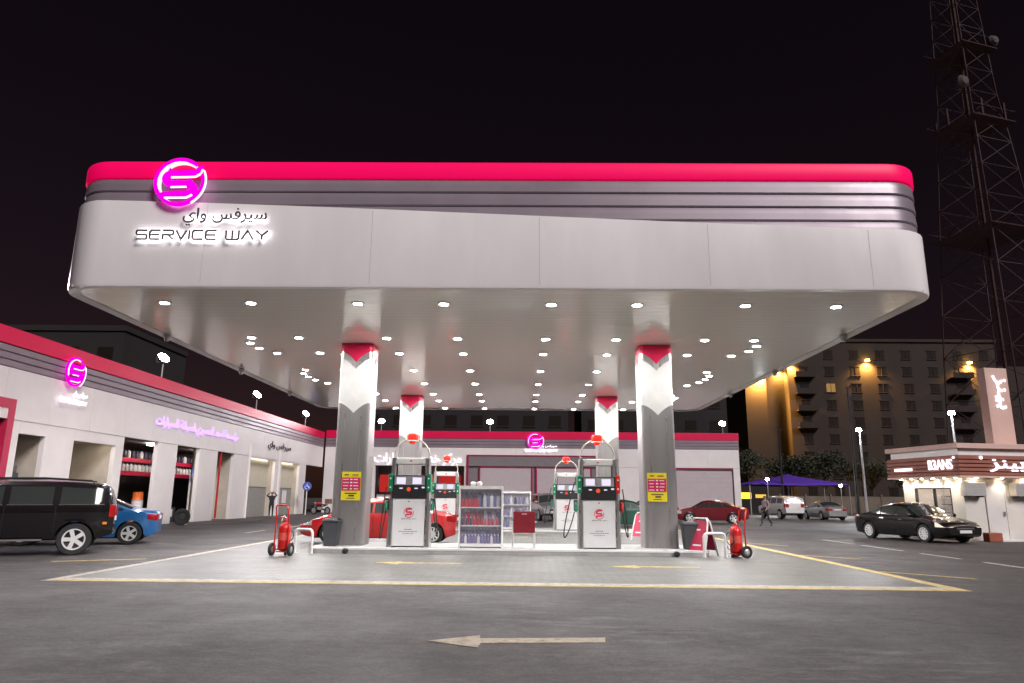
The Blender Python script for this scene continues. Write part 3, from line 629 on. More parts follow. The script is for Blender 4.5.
# hoops and boards
def hoop(loc, rz, label, w=.6, h=.62):
    b = MB(); b.tube([(-w / 2, 0, 0), (-w / 2, 0, h - .12)] + [(-w / 2 + .12 + .12 * math.cos(R(a)), 0, h - .12 + .12 * math.sin(R(a))) for a in range(170, 85, -16)] + [(w / 2 - .12 + .12 * math.cos(R(a)), 0, h - .12 + .12 * math.sin(R(a))) for a in range(90, -5, -16)] + [(w / 2, 0, 0)], .038, 10)
    r = empty('hoop_barrier', loc, rz, label, 'barrier', 'white hoops at the island ends')
    b.build('hoop', M_tube, r, True)
    for x in (-w / 2, w / 2):
        b = MB(); b.lathe([(.04, 0), (.085, .0), (.085, .012), (.04, .014)], c=(x, 0, 0), n=14); b.build('base_flange', M_gal, r, True)
hoop((-5.72, 19.3, .004), R(-28), 'white tube hoop left of the dark bin at the left island end')
hoop((5.12, 19.2, .004), R(12), 'white tube hoop in front of the cerise board at the right island end')
def board(loc, rz, label, h=.98):
    r = empty('folding_board', loc, rz, label, 'notice board', 'cerise folding boards')
    for s in (-1, 1):
        def T(x, z): return (x, s * (.27 * (1 - z / h) + .02), z)
        b = MB(); b.tube([T(-.30, 0), T(-.29, .5), T(-.26, h - .1), T(-.2, h), T(.2, h), T(.26, h - .1), T(.29, .5), T(.30, 0)], .026, 8); b.build('tube_frame', M_tube, r, True)
        b = MB(); P = [T(-.27, .14), T(.27, .14), T(.235, h - .06), T(-.235, h - .06)]; b.add([(x, y - s * .004, z) for x, y, z in P] + [(x, y + s * .006, z) for x, y, z in P], [(0, 1, 2, 3), (7, 6, 5, 4), (0, 4, 5, 1), (1, 5, 6, 2), (2, 6, 7, 3), (3, 7, 4, 0)])
        pn = b.build('panel', M_maroon, r)
        b = MB()
        for z, a in ((.66, .06), (.26, .14)):
            P = [T(-a, z), T(a, z), T(a, z + .04), T(-a, z + .04)]; b.add([(x, y + s * .010, z_) for x, y, z_ in P] + [(x, y + s * .006, z_) for x, y, z_ in P], [(0, 1, 2, 3), (0, 4, 5, 1), (1, 5, 6, 2), (2, 6, 7, 3), (3, 7, 4, 0)])
        tag(b.build('print_lines', M_whiteink, pn), kind='stuff')
board((4.98, 20.0, .004), R(-52), 'cerise folding board with white tube frame beside the right bin')
board((4.55, 27.0, .004), R(-50), 'cerise folding board with white tube frame beyond the front right pump')

# ================================================================ CARS
def smooth_interp(xs, zs_, k=.07):
    xs, zs_ = list(xs), list(zs_)
    def f(x): return float(np.mean([np.interp(x + d, xs, zs_) for d in (-k, -k / 2, 0, k / 2, k)]))
    return f
M_tyre = M_rubber; M_rim = mat('alloy_rim', (.72, .72, .72), .35, .25); M_under = mat('underbody', (.01, .01, .01), .9)
M_tail = mat('tail_lens', (.26, .006, .008), .15, emit=(1, .03, .02), estr=.03); M_head = mat('head_lens', (.55, .56, .58), .1, .2); M_plate = mat('number_plate', (.7, .7, .68), .5)
M_chrome = mat('chrome', (.7, .7, .7), .12, 1.); M_seam = mat('door_seam', (.004, .004, .004), .8)
def wheel_meshes(r, w, spokes):
    b = MB(); b.lathe([(r * .62, -w / 2 + .02), (r * .66, -w / 2), (r * .95, -w / 2), (r, -w / 2 + .03), (r, w / 2 - .03), (r * .95, w / 2), (r * .66, w / 2), (r * .62, w / 2 - .02), (.02, w * .1), (.02, -w * .1)], n=28, axis='Y')
    t = b.mesh('wheel', M_tyre, True)
    b = MB(); b.lathe([(r * .57, w / 2 - .03), (r * .60, w / 2 + .004), (r * .67, w / 2 + .006), (r * .67, w / 2 - .012), (r * .6, w / 2 - .02)], n=28, axis='Y')
    b.lathe([(.0001, w / 2 + .0), (r * .15, w / 2 + .0), (r * .18, w / 2 - .02), (.0001, w / 2 - .03)], n=14, axis='Y')
    for k in range(spokes):
        a = 2 * math.pi * k / spokes; d = Vector((math.cos(a), 0, math.sin(a))); q = Vector((-d.z, 0, d.x)); V = []
        for rad, hw in ((r * .12, r * (.42 / spokes + .03)), (r * .61, r * (.55 / spokes + .02))):
            for yy in (w / 2 - .03, w / 2 - .004):
                for sg_ in (-1, 1): V.append(d * rad + q * hw * sg_ + Vector((0, yy, 0)))
        b.add(V, [(2, 3, 7, 6), (0, 4, 5, 1), (0, 2, 6, 4), (1, 5, 7, 3), (4, 6, 7, 5), (0, 1, 3, 2)])
    return t, b.mesh('rim', M_rim, True)
def car(loc, rz, spec, paint, label, group=None, name='car', cat='car', simple=False, lit=False):
    r = empty(name, loc, rz, label, cat, group)
    L, W = spec['L'], spec['W']; hL = L / 2
    top = smooth_interp(*zip(*spec['top'])); belt = smooth_interp(*zip(*spec['belt'])); zb0 = spec.get('zb', .22); tum = spec.get('tum', .42)
    wr, wx0, wx1 = spec['wr'], spec['wx'][0], spec['wx'][1]; Ra = wr + .055
    def plan(x):
        t = max(0., (abs(x) - (hL - .6)) / .6); return W / 2 * (1 - spec.get('tap', .22) * t ** 2.6)
    def bot(x): t = max(0., (abs(x) - (hL - .45)) / .45); return zb0 + .10 * t * t
    def sec(x):
        zt = top(x); zs_ = min(belt(x), zt - .05); w_ = plan(x); zr = zs_ + max(0, zt - zs_ - .10) * .92; ys = w_ * .97
        return w_, zs_, zr, ys - (zr - zs_) * tum, zt, ys
    def Y(x, z):
        w_, zs_, zr, yr, zt, ys = sec(x); z0 = bot(x)
        if z <= zs_:
            t = max(0, min(1, (z - z0) / max(.05, zs_ - z0))); return w_ * (1 - .08 * (1 - t) ** 2 - .03 * t ** 3 - .012 * math.exp(-((t - .62) / .06) ** 2))
        return ys - (min(z, zr) - zs_) * tum
    def Z(x, y):
        w_, zs_, zr, yr, zt, ys = sec(x); return zr + (zt - zr) * (1 - min(1, abs(y) / yr) ** 2.3)
    xs = sorted(set([round(v, 3) for v in np.linspace(-hL, hL, int(L / .07))] + [round(c + Ra * s, 3) for c in (wx0, wx1) for s in (-1, -.97, -.9, .9, .97, 1)]))
    rings = []
    for x in xs:
        w_, zs_, zr, yr, zt, ys = sec(x); z0 = bot(x)
        for c in (wx0, wx1):
            if abs(x - c) <= Ra: z0 = max(z0, wr + math.sqrt(max(0, Ra * Ra - (x - c) ** 2)))
        z0 = min(z0, zs_ - .03); half = []
        half.append((0, z0))
        for i in range(8): z = z0 + (zs_ - z0) * i / 7; half.append((Y(x, z), z))
        for i in range(1, 6): z = zs_ + (zr - zs_) * i / 5 + 1e-5 * i; half.append((Y(x, z), z))
        for i in range(1, 8): t = i / 7; half.append((yr * (1 - t), zr + (zt - zr) * (1 - (1 - t) ** 2.3)))
        rg = [(x, y, z) for y, z in half] + [(x, -y, z) for y, z in half[-2:0:-1]]; rings.append(rg)
    b = MB(); b.loft(rings, cap0=True, cap1=True); body = b.build('body', paint, r, True)
    b = MB(); b.box(-hL + .35, hL - .35, -W * .36, W * .36, zb0 - .04, zb0 + .35); b.build('underbody', M_under, r)
    def spatch(x0, x1, fl, fu, nx=10, nz=3, eps=.006):
        out = []
        for s in (-1, 1):
            b = MB(); V = []
            for i in range(nx + 1):
                x = x0 + (x1 - x0) * i / nx
                a, c = fl(x), fu(x); c = max(c, a + .002)
                for j in range(nz + 1): z = a + (c - a) * j / nz; V.append((x, s * (Y(x, z) + eps), z))
            b.add(V, [(i * (nz + 1) + j, (i + 1) * (nz + 1) + j, (i + 1) * (nz + 1) + j + 1, i * (nz + 1) + j + 1) for i in range(nx) for j in range(nz)]); out.append(b)
        return out
    def tpatch(x0, x1, fr, nx=10, ny_=10, eps=.007):
        b = MB(); V = []
        for i in range(nx + 1):
            x = x0 + (x1 - x0) * i / nx; sl = (top(x + .03) - top(x - .03)) / .06; nn = Vector((-sl, 0, 1)).normalized(); yr = sec(x)[3]
            for j in range(ny_ + 1): y = yr * fr * (2 * j / ny_ - 1); V.append((x + nn.x * eps, y, Z(x, y) + nn.z * eps))
        return b.add(V, [(i * (ny_ + 1) + j, (i + 1) * (ny_ + 1) + j, (i + 1) * (ny_ + 1) + j + 1, i * (ny_ + 1) + j + 1) for i in range(nx) for j in range(ny_)])
    gl = lambda x: sec(x)[1] + .025
    gu = lambda x: max(gl(x) + .002, sec(x)[2] - .035)
    for x0, x1 in spec['win']:
        for b in spatch(x0, x1, gl, gu, 14): b.build('side_window', M_glass, r, True)
    tpatch(*spec['ws'], .93).build('windscreen', M_glass, r, True); tpatch(*spec['rw'], .88).build('rear_window', M_glass, r, True)
    for x in spec['seams']:
        for b in spatch(x - .006, x + .006, lambda q: bot(q) + .12, lambda q: sec(q)[1] - .01, 1, 8, .003): b.build('door_seam', M_seam, r)
    for x in spec['handles']:
        for s in (-1, 1):
            z = sec(x)[1] - .13; y = Y(x, z); b = MB(); b.box(x - .09, x + .09, s * y - .022, s * y + .022, z - .014, z + .014); b.build('door_handle', M_chrome if spec.get('chrome') else paint, r, bevel=.008)
    for s in (-1, 1):
        x = spec['mirror']; z = sec(x)[1] + .07; y = Y(x, sec(x)[1]) ; b = MB(); b.lathe([(.0001, -.10), (.06, -.09), (.085, 0), (.06, .09), (.0001, .10)], c=(x, s * (y + .09), z), n=10, axis='Y'); b.build('mirror', paint, r, True)
    # lights
    tz0, tz1 = spec['tail']; hz0, hz1 = spec['head']
    for b in spatch(-hL + .003, -hL + spec.get('tl', .28), lambda x: tz0 + .25 * max(0, x + hL - .08), lambda x: tz1, 5, 3, .012): b.build('tail_light', M_tail, r, True)
    for s in (-1, 1):
        y1 = Y(-hL, (tz0 + tz1) / 2); b = MB(); b.box(-hL - .014, -hL + .02, min(s * (y1 - .02), s * (y1 - .28)), max(s * (y1 - .02), s * (y1 - .28)), tz0 + .01, tz1 - .01); b.build('tail_light', M_tail, r, bevel=.008)
    for b in spatch(hL - .42, hL - .003, lambda x: hz0, lambda x: min(hz1, sec(x)[1] - .004), 6, 3, .010): b.build('headlight', M_headl if lit else M_head, r, True)
    for s in (-1, 1):
        y1 = Y(hL, hz0); b = MB(); b.box(hL - .02, hL + .012, min(s * (y1 - .01), s * (y1 - .2)), max(s * (y1 - .01), s * (y1 - .2)), hz0 + .01, min(hz1, top(hL) - .04)); b.build('headlight', M_headl if lit else M_head, r, bevel=.006)
    fz = top(hL); b = MB(); b.box(hL - .02, hL + .012, -.38, .38, zb0 + .26, fz - .05); b.build('grille', M_dark, r, bevel=.01)
    b = MB(); b.box(hL - .01, hL + .018, -.36, .36, fz - .075, fz - .055); b.build('grille_bar', M_chrome, r)
    for s, xe in ((1, hL), (-1, -hL)):
        b = MB(); b.box(min(xe, xe + s * .016), max(xe, xe + s * .016), -.26, .26, (zb0 + .16) if s > 0 else spec.get('pz', .72), (zb0 + .26) if s > 0 else spec.get('pz', .72) + .11); b.build('number_plate', M_plate, r)
    for b in spatch(-hL + .02, hL - .02, lambda x: bot(x) if min(abs(x - wx0), abs(x - wx1)) > Ra + .02 else sec(x)[1] - .2, lambda x: bot(x) + .09 if min(abs(x - wx0), abs(x - wx1)) > Ra + .02 else sec(x)[1] - .2, 60, 1, .004): pass
    tm, rm = wheel_meshes(wr, .21, spec.get('spokes', 5))
    for x in (wx0, wx1):
        for s in (-1, 1):
            o = inst('wheel', tm, r, (x, s * (W / 2 - .12), wr), (0, 0, 0 if s > 0 else math.pi)); inst('rim', rm, o)
    return r, sec, Y
M_headl = mat('lit_headlamp', (.5, .5, .5), .1, emit=(1, .7, .5), estr=.35)
SEDAN = dict(L=4.6, W=1.8, top=[(-2.3, .86), (-2.24, 1.0), (-1.75, 1.06), (-1.5, 1.11), (-.85, 1.38), (-.35, 1.46), (.15, 1.46), (.5, 1.39), (1.22, 1.0), (1.75, .90), (2.15, .77), (2.3, .62)], belt=[(-2.3, .80), (-1.8, .98), (0, .95), (1.2, .90), (2.3, .7)],
             wr=.33, wx=(-1.32, 1.38), win=[(-1.28, -.72), (-.66, .10), (.16, 1.02)], ws=(.52, 1.16), rw=(-1.5, -.86), seams=(-.9, .13, 1.06), handles=(-.62, .36), mirror=.95, tail=(.70, .90), head=(.58, .76), pz=.74)
SUV = dict(L=4.88, W=1.9, top=[(-2.44, 1.08), (-2.42, 1.25), (-2.28, 1.72), (-2.05, 1.79), (-1.2, 1.84), (0, 1.84), (.5, 1.80), (.72, 1.70), (1.28, 1.20), (1.6, 1.13), (2.2, 1.04), (2.4, .9), (2.44, .78)], belt=[(-2.44, 1.22), (0, 1.20), (1.2, 1.14), (2.44, .90)],
           zb=.40, wr=.385, wx=(-1.62, 1.40), win=[(-2.08, -1.22), (-1.06, -.16), (-.02, .98)], ws=(.72, 1.26), rw=(-2.41, -2.29), seams=(-1.15, -.08, 1.05), handles=(-.95, .12), mirror=.85, tail=(.92, 1.22), head=(.72, .92), pz=.82, tum=.26, tap=.16, tl=.12)
M_carblack = mat('car_paint_black', (.006, .005, .006), .4, coat=.8, spec=.05); M_carblue = mat('car_paint_blue', (.02, .17, .48), .28, .25, coat=1.); M_carred = mat('car_paint_red', (.55, .010, .012), .28, coat=1.)
M_cardred = mat('car_paint_dark_red', (.16, .008, .018), .28, .15, coat=1.); M_carwhite = mat('car_paint_white', (.66, .66, .65), .3, coat=1.); M_cargrey = mat('car_paint_silver', (.36, .35, .37), .3, .5, coat=1.); M_cargreen = mat('car_paint_green', (.0, .045, .025), .3, coat=1.)
suv, ssec, sY = car((-13.0, 18.2, 0), R(207), SUV, M_carblack, 'large black estate car with silver wheels parked at the left', cat='car')
for s in (-1, 1):
    for x0, x1 in ((-2.2, -1.2), (-1.08, -.12), (-.04, 1.0)):
        V = []; b = MB()
        for i in range(9):
            x = x0 + (x1 - x0) * i / 8; z = ssec(x)[1] + .008
            for dz in (0, .022): V.append((x, s * (sY(x, z) + .012), z + dz))
        b.add(V, [(2 * i, 2 * i + 2, 2 * i + 3, 2 * i + 1) for i in range(8)]); b.build('window_trim', M_chrome, suv, True)
    b = MB(); b.tube([(-1.9, s * .66, 1.76), (-1.85, s * .66, 1.83), (-.8, s * .68, 1.88), (.4, s * .68, 1.86), (.5, s * .67, 1.78)], .02, 6); b.build('roof_rail', M_black, suv, True)
    b = MB(); b.box(-.95, .95, min(s * .93, s * .99), max(s * .93, s * .99), .36, .41); b.build('side_step', M_chrome, suv, bevel=.01)
    b = MB(); b.box(-2.30, -2.20, min(s * .90, s * .945), max(s * .90, s * .945), .74, .80); b.build('side_marker', mat('amber_lens', (.7, .25, .02), .3), suv, bevel=.008)
car((-13.66, 22.4, 0), R(201), dict(SEDAN, L=4.5, wx=(-1.52, 1.30), seams=(-1.0, .1, 1.02)), M_carblue, 'bright blue saloon car parked behind the black estate car')
car((-4.55, 24.0, 0.004), math.pi, dict(SEDAN, L=5.0, wx=(-1.78, 1.5), spokes=10), M_carred, 'red saloon car being filled between the two pump islands')
car((15.55, 28.85, 0), R(-76), dict(SEDAN, L=4.85, W=1.86, chrome=1, spokes=10, wx=(-1.4, 1.44)), M_carblack, 'glossy black saloon car parked in front of the kiosk', lit=True)
car((12.4, 47.2, 0), R(171), SEDAN, M_cardred, 'dark red saloon car parked beyond the right front column')
car((9.2, 52.5, 0), R(176), dict(SEDAN, L=4.4), M_cardred, 'second dark red saloon mostly hidden behind the right front column')
car((21.4, 59.5, 0), R(96), dict(SUV, W=1.88), M_carwhite, 'white estate car seen from behind near the purple shade', cat='car')
car((24.2, 57.8, 0), R(92), SEDAN, M_cargrey, 'silver saloon car with red tail lights beside the white estate car')
car((1.9, 49.5, 0), R(-80), dict(SUV, W=1.85), M_cargrey, 'silver estate car facing the camera behind the rear island')
car((5.2, 38.9, 0), R(176), dict(SEDAN, L=4.3), M_cargreen, 'green saloon car behind the rear right canopy column')

# ================================================================ WORKSHOP ROW (left)
M_flood = glow('floodlight_lens', (1.0, .97, 1.0), 60, False); M_tube_l = glow('workshop_tube', (1, .93, .82), 45)
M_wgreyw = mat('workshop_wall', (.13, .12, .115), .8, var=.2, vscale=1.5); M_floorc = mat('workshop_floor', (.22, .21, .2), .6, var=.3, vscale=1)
M_purp = glow('violet_lit_letter', (.62, .40, 1.0), .7, False); M_litw = glow('white_lit_letter', (1, .9, 1), .95)
FXX = -18.5
lb = empty('workshop_building', (FXX, 40, 0), label='long white workshop row with open bays and a crimson roof band, left side', cat='building'); lo_ = -Vector(lb.location)
def P4(b, name, m, parent=lb, bevel=0., smooth=False, off=None):
    o = b.build(name, m, parent, smooth, bevel)
    if off is not None: o.location = off
    return o
def LB(x0, x1, y0, y1, z0, z1, name, m, parent=None, bevel=0.):
    b = MB(); b.box(x0, x1, y0, y1, z0, z1); o = b.build(name, m, parent or lb, bevel=bevel)
    if parent is None: o.location = lo_
    return o
ops = [(25.9, 27.4, 3.66), (29.2, 32.3, 3.66), (32.95, 36.1, 4.12), (38.2, 40.9, 4.12), (43.4, 45.9, 4.12), (48.7, 53.8, 4.05), (55.3, 59.8, 4.05)]
y = 25.5
for i, (a, c, h) in enumerate(ops):
    LB(FXX - .22, FXX, y, a, 0, 4.12, 'pier', M_wall, bevel=.015)
    if h < 4.1: LB(FXX - .22, FXX - .003, a, c, h, 4.12, 'lintel', M_wall)
    y = c
LB(FXX - .22, FXX, y, 61.6, 0, 4.12, 'pier', M_wall, bevel=.015)
yy = 17.0; k = 0
while yy < 66.5:      # fascia cladding panels
    y1 = min(66.6, yy + 2.62); LB(FXX - .3, FXX + .02 + .004 * (k % 2), yy + .006, y1 - .006, 4.125, 5.95, 'fascia_panel', M_wall); yy = y1; k += 1
for k in range(3): LB(FXX - .3, FXX + .05 - .0 * k, 17, 66.6, 5.96 + .263 * k, 5.96 + .263 * (k + 1) - .02, 'fascia_rib', M_grey, bevel=.03)
LB(FXX - .3, FXX + .06, 17, 66.6, 6.76, 7.38, 'crimson_band', M_cerise2 if 'M_cerise2' in globals() else M_red, bevel=.02)
LB(-34, FXX - .31, 17, 66.6, 6.2, 6.9, 'roof', M_dark)
LB(FXX - .6, FXX - .31, 17, 66.6, 4.13, 6.19, 'backing_wall', M_dark)
# bay interiors
def bay(y0, y1, depth, h, mback, side=M_beige):
    LB(FXX - depth - .1, FXX - depth, y0 - .1, y1 + .1, 0, h + .1, 'bay_back_wall', mback)
    LB(FXX - depth, FXX - .221, y1, y1 + .1, 0, h + .05, 'bay_side_wall', side); LB(FXX - depth, FXX - .221, y0 - .1, y0, 0, h + .05, 'bay_side_wall', side)
    LB(FXX - depth, FXX - .301, y0, y1, h + .02, h + .1, 'bay_ceiling', side)
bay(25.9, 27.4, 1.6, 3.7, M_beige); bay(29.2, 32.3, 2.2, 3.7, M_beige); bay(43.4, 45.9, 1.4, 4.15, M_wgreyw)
bay(48.7, 53.8, .56, 4.1, M_tile); bay(55.3, 59.8, .56, 4.1, M_tile)
LB(FXX - .56, FXX - .51, 48.75, 53.75, 2.1, 4.05, 'roller_shutter', M_shutter); LB(FXX - .56, FXX - .51, 55.35, 59.75, 2.1, 4.05, 'roller_shutter', M_shutter)
LB(FXX - 1.4, FXX - 1.36, 43.45, 45.85, 0, 2.2, 'roller_shutter', M_wall)
LB(FXX - .56, FXX - .52, 57.6, 58.5, .9, 1.9, 'wall_notice', M_wpaint)
for yy in (48.45, 54.55):
    b = MB(); b.tube([(FXX + .06, yy, .0), (FXX + .06, yy, 4.9)], .07, 8); P4(b, 'downpipe', M_wall, off=lo_, smooth=True)
b = MB(); b.tube([(FXX - .12, 44.1, .1), (FXX - .12, 44.1, 4.1)], .06, 10); P4(b, 'red_standpipe', M_redmet, off=lo_, smooth=True)
# open workshop behind bays three and four
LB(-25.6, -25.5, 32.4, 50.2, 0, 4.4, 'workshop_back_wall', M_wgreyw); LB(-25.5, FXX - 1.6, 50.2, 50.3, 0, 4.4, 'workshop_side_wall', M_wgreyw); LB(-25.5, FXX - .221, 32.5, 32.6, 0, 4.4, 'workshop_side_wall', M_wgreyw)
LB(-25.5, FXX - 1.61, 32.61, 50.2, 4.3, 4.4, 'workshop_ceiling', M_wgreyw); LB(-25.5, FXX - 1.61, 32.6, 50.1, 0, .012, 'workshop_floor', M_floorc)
for yy in (34.6, 39.6, 45.5):
    LB(-20.9, -20.1, yy - .06, yy + .06, 4.18, 4.26, 'strip_lamp', M_tube_l)
for a_, c_, d_ in ((29.2, 32.3, 2.2), (43.4, 45.9, 1.4), (48.7, 53.8, .56), (55.3, 59.8, .56)):
    zc_ = {29.2: 3.70, 43.4: 4.15}.get(a_, 4.10); LB(FXX - .52, FXX - .44, a_ + .2, c_ - .2, zc_, zc_ + .015, 'strip_lamp', glow('bay_strip', (1, .9, .75), 9))
# far-left shopfront
LB(FXX - .4, FXX + .05, 25.15, 25.48, 0, 4.85, 'shopfront_frame', M_cerise3 if 'M_cerise3' in globals() else M_maroon); LB(FXX - .4, FXX + .05, 17, 25.15, 4.5, 4.85, 'shopfront_frame', M_maroon)
LB(FXX - .38, FXX - .3, 17, 25.14, 0, 4.49, 'shopfront_glass', M_glass)
for yy in (24.9, 24.45, 23.9, 22.9, 21.9, 20.9): LB(FXX - .3, FXX - .2, yy - .06, yy + .06, 0, 4.49, 'mullion', M_gal)
# shelves, bottles and jars on the workshop wall
shelf = empty('wall_shelf', (-22, 41.5, 0), label='long red-edged wall shelves full of white containers inside the open workshop bays', cat='shelf')
M_shred = mat('shelf_red', (.62, .01, .06), .5)
for z in (2.72, 3.45):
    b = MB(); b.box(-.5, .3, -8, 8, z - .03, z); b.build('shelf_board', M_shred, shelf); b = MB(); b.box(.3, .33, -8, 8, z - .2, z + .03); b.build('shelf_edge', M_shred, shelf)
for y_ in (-7.9, -3, 3, 7.9):
    b = MB(); b.box(-.45, .25, y_ - .04, y_ + .04, 0.01, 4.2); b.build('upright', M_dark, shelf)
jb = MB(); jb.lathe([(.0001, 0), (.11, 0), (.12, .03), (.12, .33), (.06, .42), (.05, .46), (.0001, .46)], n=10); jm = jb.mesh('container', M_sh['white'], True); jd = jb.mesh('container', M_sh['dark'], True)
for i in range(36):
    o = inst('container', jm, None, (-21.85, 34.0 + i * .42, 2.72), (0, 0, 0)); tag(o, 'white container standing on the lower red workshop shelf', 'container', 'white containers on the lower shelf')
for i in range(34):
    k = i % 3 == 0; o = inst('container', jm if k else jd, None, (-21.85, 34.1 + i * .45, 3.45), (0, 0, 0)); tag(o, ('white container among dark ones on the upper red workshop shelf' if k else 'dark container on the upper red workshop shelf'), 'container', 'white containers on the upper shelf' if k else 'dark containers on the upper shelf')
# things in the bays
car((-21.6, 35.6, .012), R(8), dict(SEDAN, L=4.3), M_carblack, 'dark car being serviced inside the first open workshop bay')
def drum(loc, m1, label, h=.85, r=.3):
    rr = empty('drum', loc, label=label, cat='drum', group='drums in the open workshop bays')
    b = MB(); b.lathe([(.0001, 0), (r, 0), (r + .015, .02), (r, .04), (r, h * .33), (r + .015, h * .35), (r, h * .37), (r, h * .64), (r + .015, h * .66), (r, h * .68), (r, h - .02), (r + .015, h), (r * .9, h - .01), (.0001, h - .01)], n=18); b.build('drum_body', m1, rr, True)
    b = MB(); b.lathe([(.0001, h - .01), (.05, h - .01), (.05, h + .015), (.0001, h + .015)], c=(r * .5, 0, 0), n=10); b.build('bung', M_steel, rr)
M_orange = mat('orange_paint', (.75, .16, .03), .5, var=.1)
drum((-19.5, 36.6, .012), M_orange, 'lower orange drum at the mouth of the first open bay', .7); drum((-19.5, 36.6, .712), M_wpaint, 'white drum stacked between two orange ones', .5, .27); drum((-19.5, 36.6, 1.212), M_orange, 'small orange drum topmost of its stack', .4, .24)
b = MB(); rows_ = []
for i in range(13):
    rows_.append([(.05 * math.sin(i * 1.7) + .03 * math.cos(i * .9), -.35 + .06 * i, z) for z in (.05, 1.0, 2.0)] )
b.loft(rows_, closed=False); cu = b.build('curtain', mat('cyan_cloth', (.05, .28, .36), .8), None, True, loc=(-18.9, 36.9, .0)); sol = cu.modifiers.new('s', 'SOLIDIFY'); sol.thickness = .015
tag(cu, 'teal cloth hanging beside the second open workshop bay', 'curtain')
tl = empty('loose_tyre', (-17.0, 36.3, .002), R(24), 'large dark tyre standing upright at the second open bay', 'tyre')
b = MB(); b.lathe([(.26, -.10), (.32, -.13), (.47, -.13), (.52, -.09), (.52, .09), (.47, .13), (.32, .13), (.26, .10)], c=(0, 0, .52), n=30, axis='Y'); b.build('tyre', M_rubber, tl, True)
b = MB(); b.lathe([(.0001, -.05), (.08, -.07), (.26, -.03), (.26, .03), (.08, .07), (.0001, .05)], c=(0, 0, .52), n=20, axis='Y'); b.build('rim', M_dark, tl, True); tl.scale = (.78, .78, .78)
ma = empty('tyre_machine', (-19.6, 39.7, .012), 0, 'dark tyre changing machine with pale panel inside the second open bay', 'machine')
b = MB(); b.box(-.4, .4, -.45, .45, 0, .8); b.build('cabinet', M_dark, ma, bevel=.03); b = MB(); b.tube([(-.3, .3, .8), (-.3, .3, 1.9), (.1, 0, 1.95), (.1, 0, 1.3)], .06, 8); b.build('arm', M_redmet, ma, True)
b = MB(); b.lathe([(.0001, .8), (.3, .82), (.34, .9), (.3, .95), (.0001, .95)], n=18); b.build('turntable', M_gal, ma, True)
b = MB(); b.box(.401, .41, -.3, .1, .3, .7); b.build('panel', M_wpaint, ma)
for i in range(3):
    b = MB(); s = .5 - .08 * i; b.box(-s * .6, s * .6, -s * .7, s * .7, 0, .28); o = b.build('storage_box', [mat('box_blue', (.12, .16, .26), .6), M_binp, M_wgreyw][i], None, bevel=.03, loc=(-19.4, 26.85, 1.7 + .284 * i)); tag(o, ['bottom', 'middle', 'topmost'][i] + ' storage box of the pile in the narrow wall niche', 'box', 'boxes in the wall niche')
st = empty('stand', (-19.4, 26.85, 0), 0, 'pale stand carrying the storage boxes in the wall niche', 'stand'); b = MB(); b.box(-.35, .4, -.45, .5, 1.62, 1.70); b.build('top', M_shutter, st)
for sx in (-.3, .35):
    for sy in (-.4, .45): b = MB(); b.box(sx - .03, sx + .03, sy - .03, sy + .03, 0, 1.62); b.build('leg', M_shutter, st)
# roof floodlights
def flood(loc, rz, label, power, z0=7.3, tilt=38, face=1):
    r = empty('floodlight', (loc[0], loc[1], z0), rz, label, 'floodlight', 'floodlights on the roof edges'); h = loc[2] - z0
    b = MB(); b.tube([(0, 0, 0), (0, 0, h - .15)], .04, 8); b.build('pole', M_gal, r, True)
    hd = empty('lamp_head'); hd.parent = r; hd.location = (0, 0, h); hd.rotation_euler = (R(-tilt), 0, 0)
    b = MB(); b.frustum((-.28, .28, -.02, .02, -.2), (-.28, .28, -.02, .02, -.2)) if 0 else b.lathe([(.0001, .18), (.15, .17), (.30, .05), (.33, -.02), (.0001, -.02)], n=22, axis='Y'); b.build('housing', M_dark, hd, True)
    b = MB(); b.lathe([(.0001, -.05), (.2, -.045), (.29, -.034), (.30, -.021), (.0001, -.021)], n=22, axis='Y'); b.build('lens', M_flood, hd)
    b = MB(); b.tube([(-.32, .07, 0), (-.32, .07, -.26), (.32, .07, -.26), (.32, .07, 0)], .015, 6); b.build('bracket', M_gal, r, True, loc=(0, 0, h))
    l = lamp('floodlight_beam', 'SPOT', hd, (0, -.06, 0), power, (1.0, .95, .98), (0, -1, -.25), .2, 150, .8); return r
# local -Y is the lit side; rz turns it towards the yard
for i, yv in enumerate((23.3, 35.8, 49.2, 60.8)):
    flood((FXX - .1, yv, 8.45), R(62), ['nearest', 'second nearest', 'third nearest', 'farthest'][i] + ' floodlight on the roof edge of the workshop row', 2600)
# ---- signs on the workshop row
M_mag2 = glow('magenta_lit_small', (1.0, .0, .62), .62, False)
s1 = empty('wall_sign', (FXX + .06, 28.2, 4.6), R(90), 'lit magenta emblem over white lit lettering on the workshop row', 'sign')
q = empty('emblem'); q.parent = s1; logo(q, .1, 1.78, .62, -.12, M_mag2, M_wline)
techno(s1, 'SERVICE', -.55, .60, .50, .66, -.1, M_litw, d=.03, sw=.2, each=True); techno(s1, 'WAY', .72, 1.22, .50, .66, -.1, M_litw, d=.03, sw=.2, each=True)
text('arabic_lettering', arabic('سيرفس واي'), .95, .32, .03, M_litw, s1, FY(.72, -.12, .88), .012)
s2 = empty('wall_sign', (FXX + .03, 40.8, 4.75), R(90), 'violet lit Arabic lettering along the workshop row', 'sign')
text('arabic_lettering', arabic('مؤسسة احمد العسيري لصيانة السيارات'), 10.6, .74, .05, M_purp, s2, FY(0, -.04, .33), .022)
s3 = empty('wall_sign', (FXX + .03, 54.4, 4.85), R(90), 'small dark Arabic lettering above the shutters of the workshop row', 'sign')
text('arabic_lettering', arabic('سيرفس واي'), 5.2, .7, .04, M_letter, s3, FY(0, -.03, .25), .008)

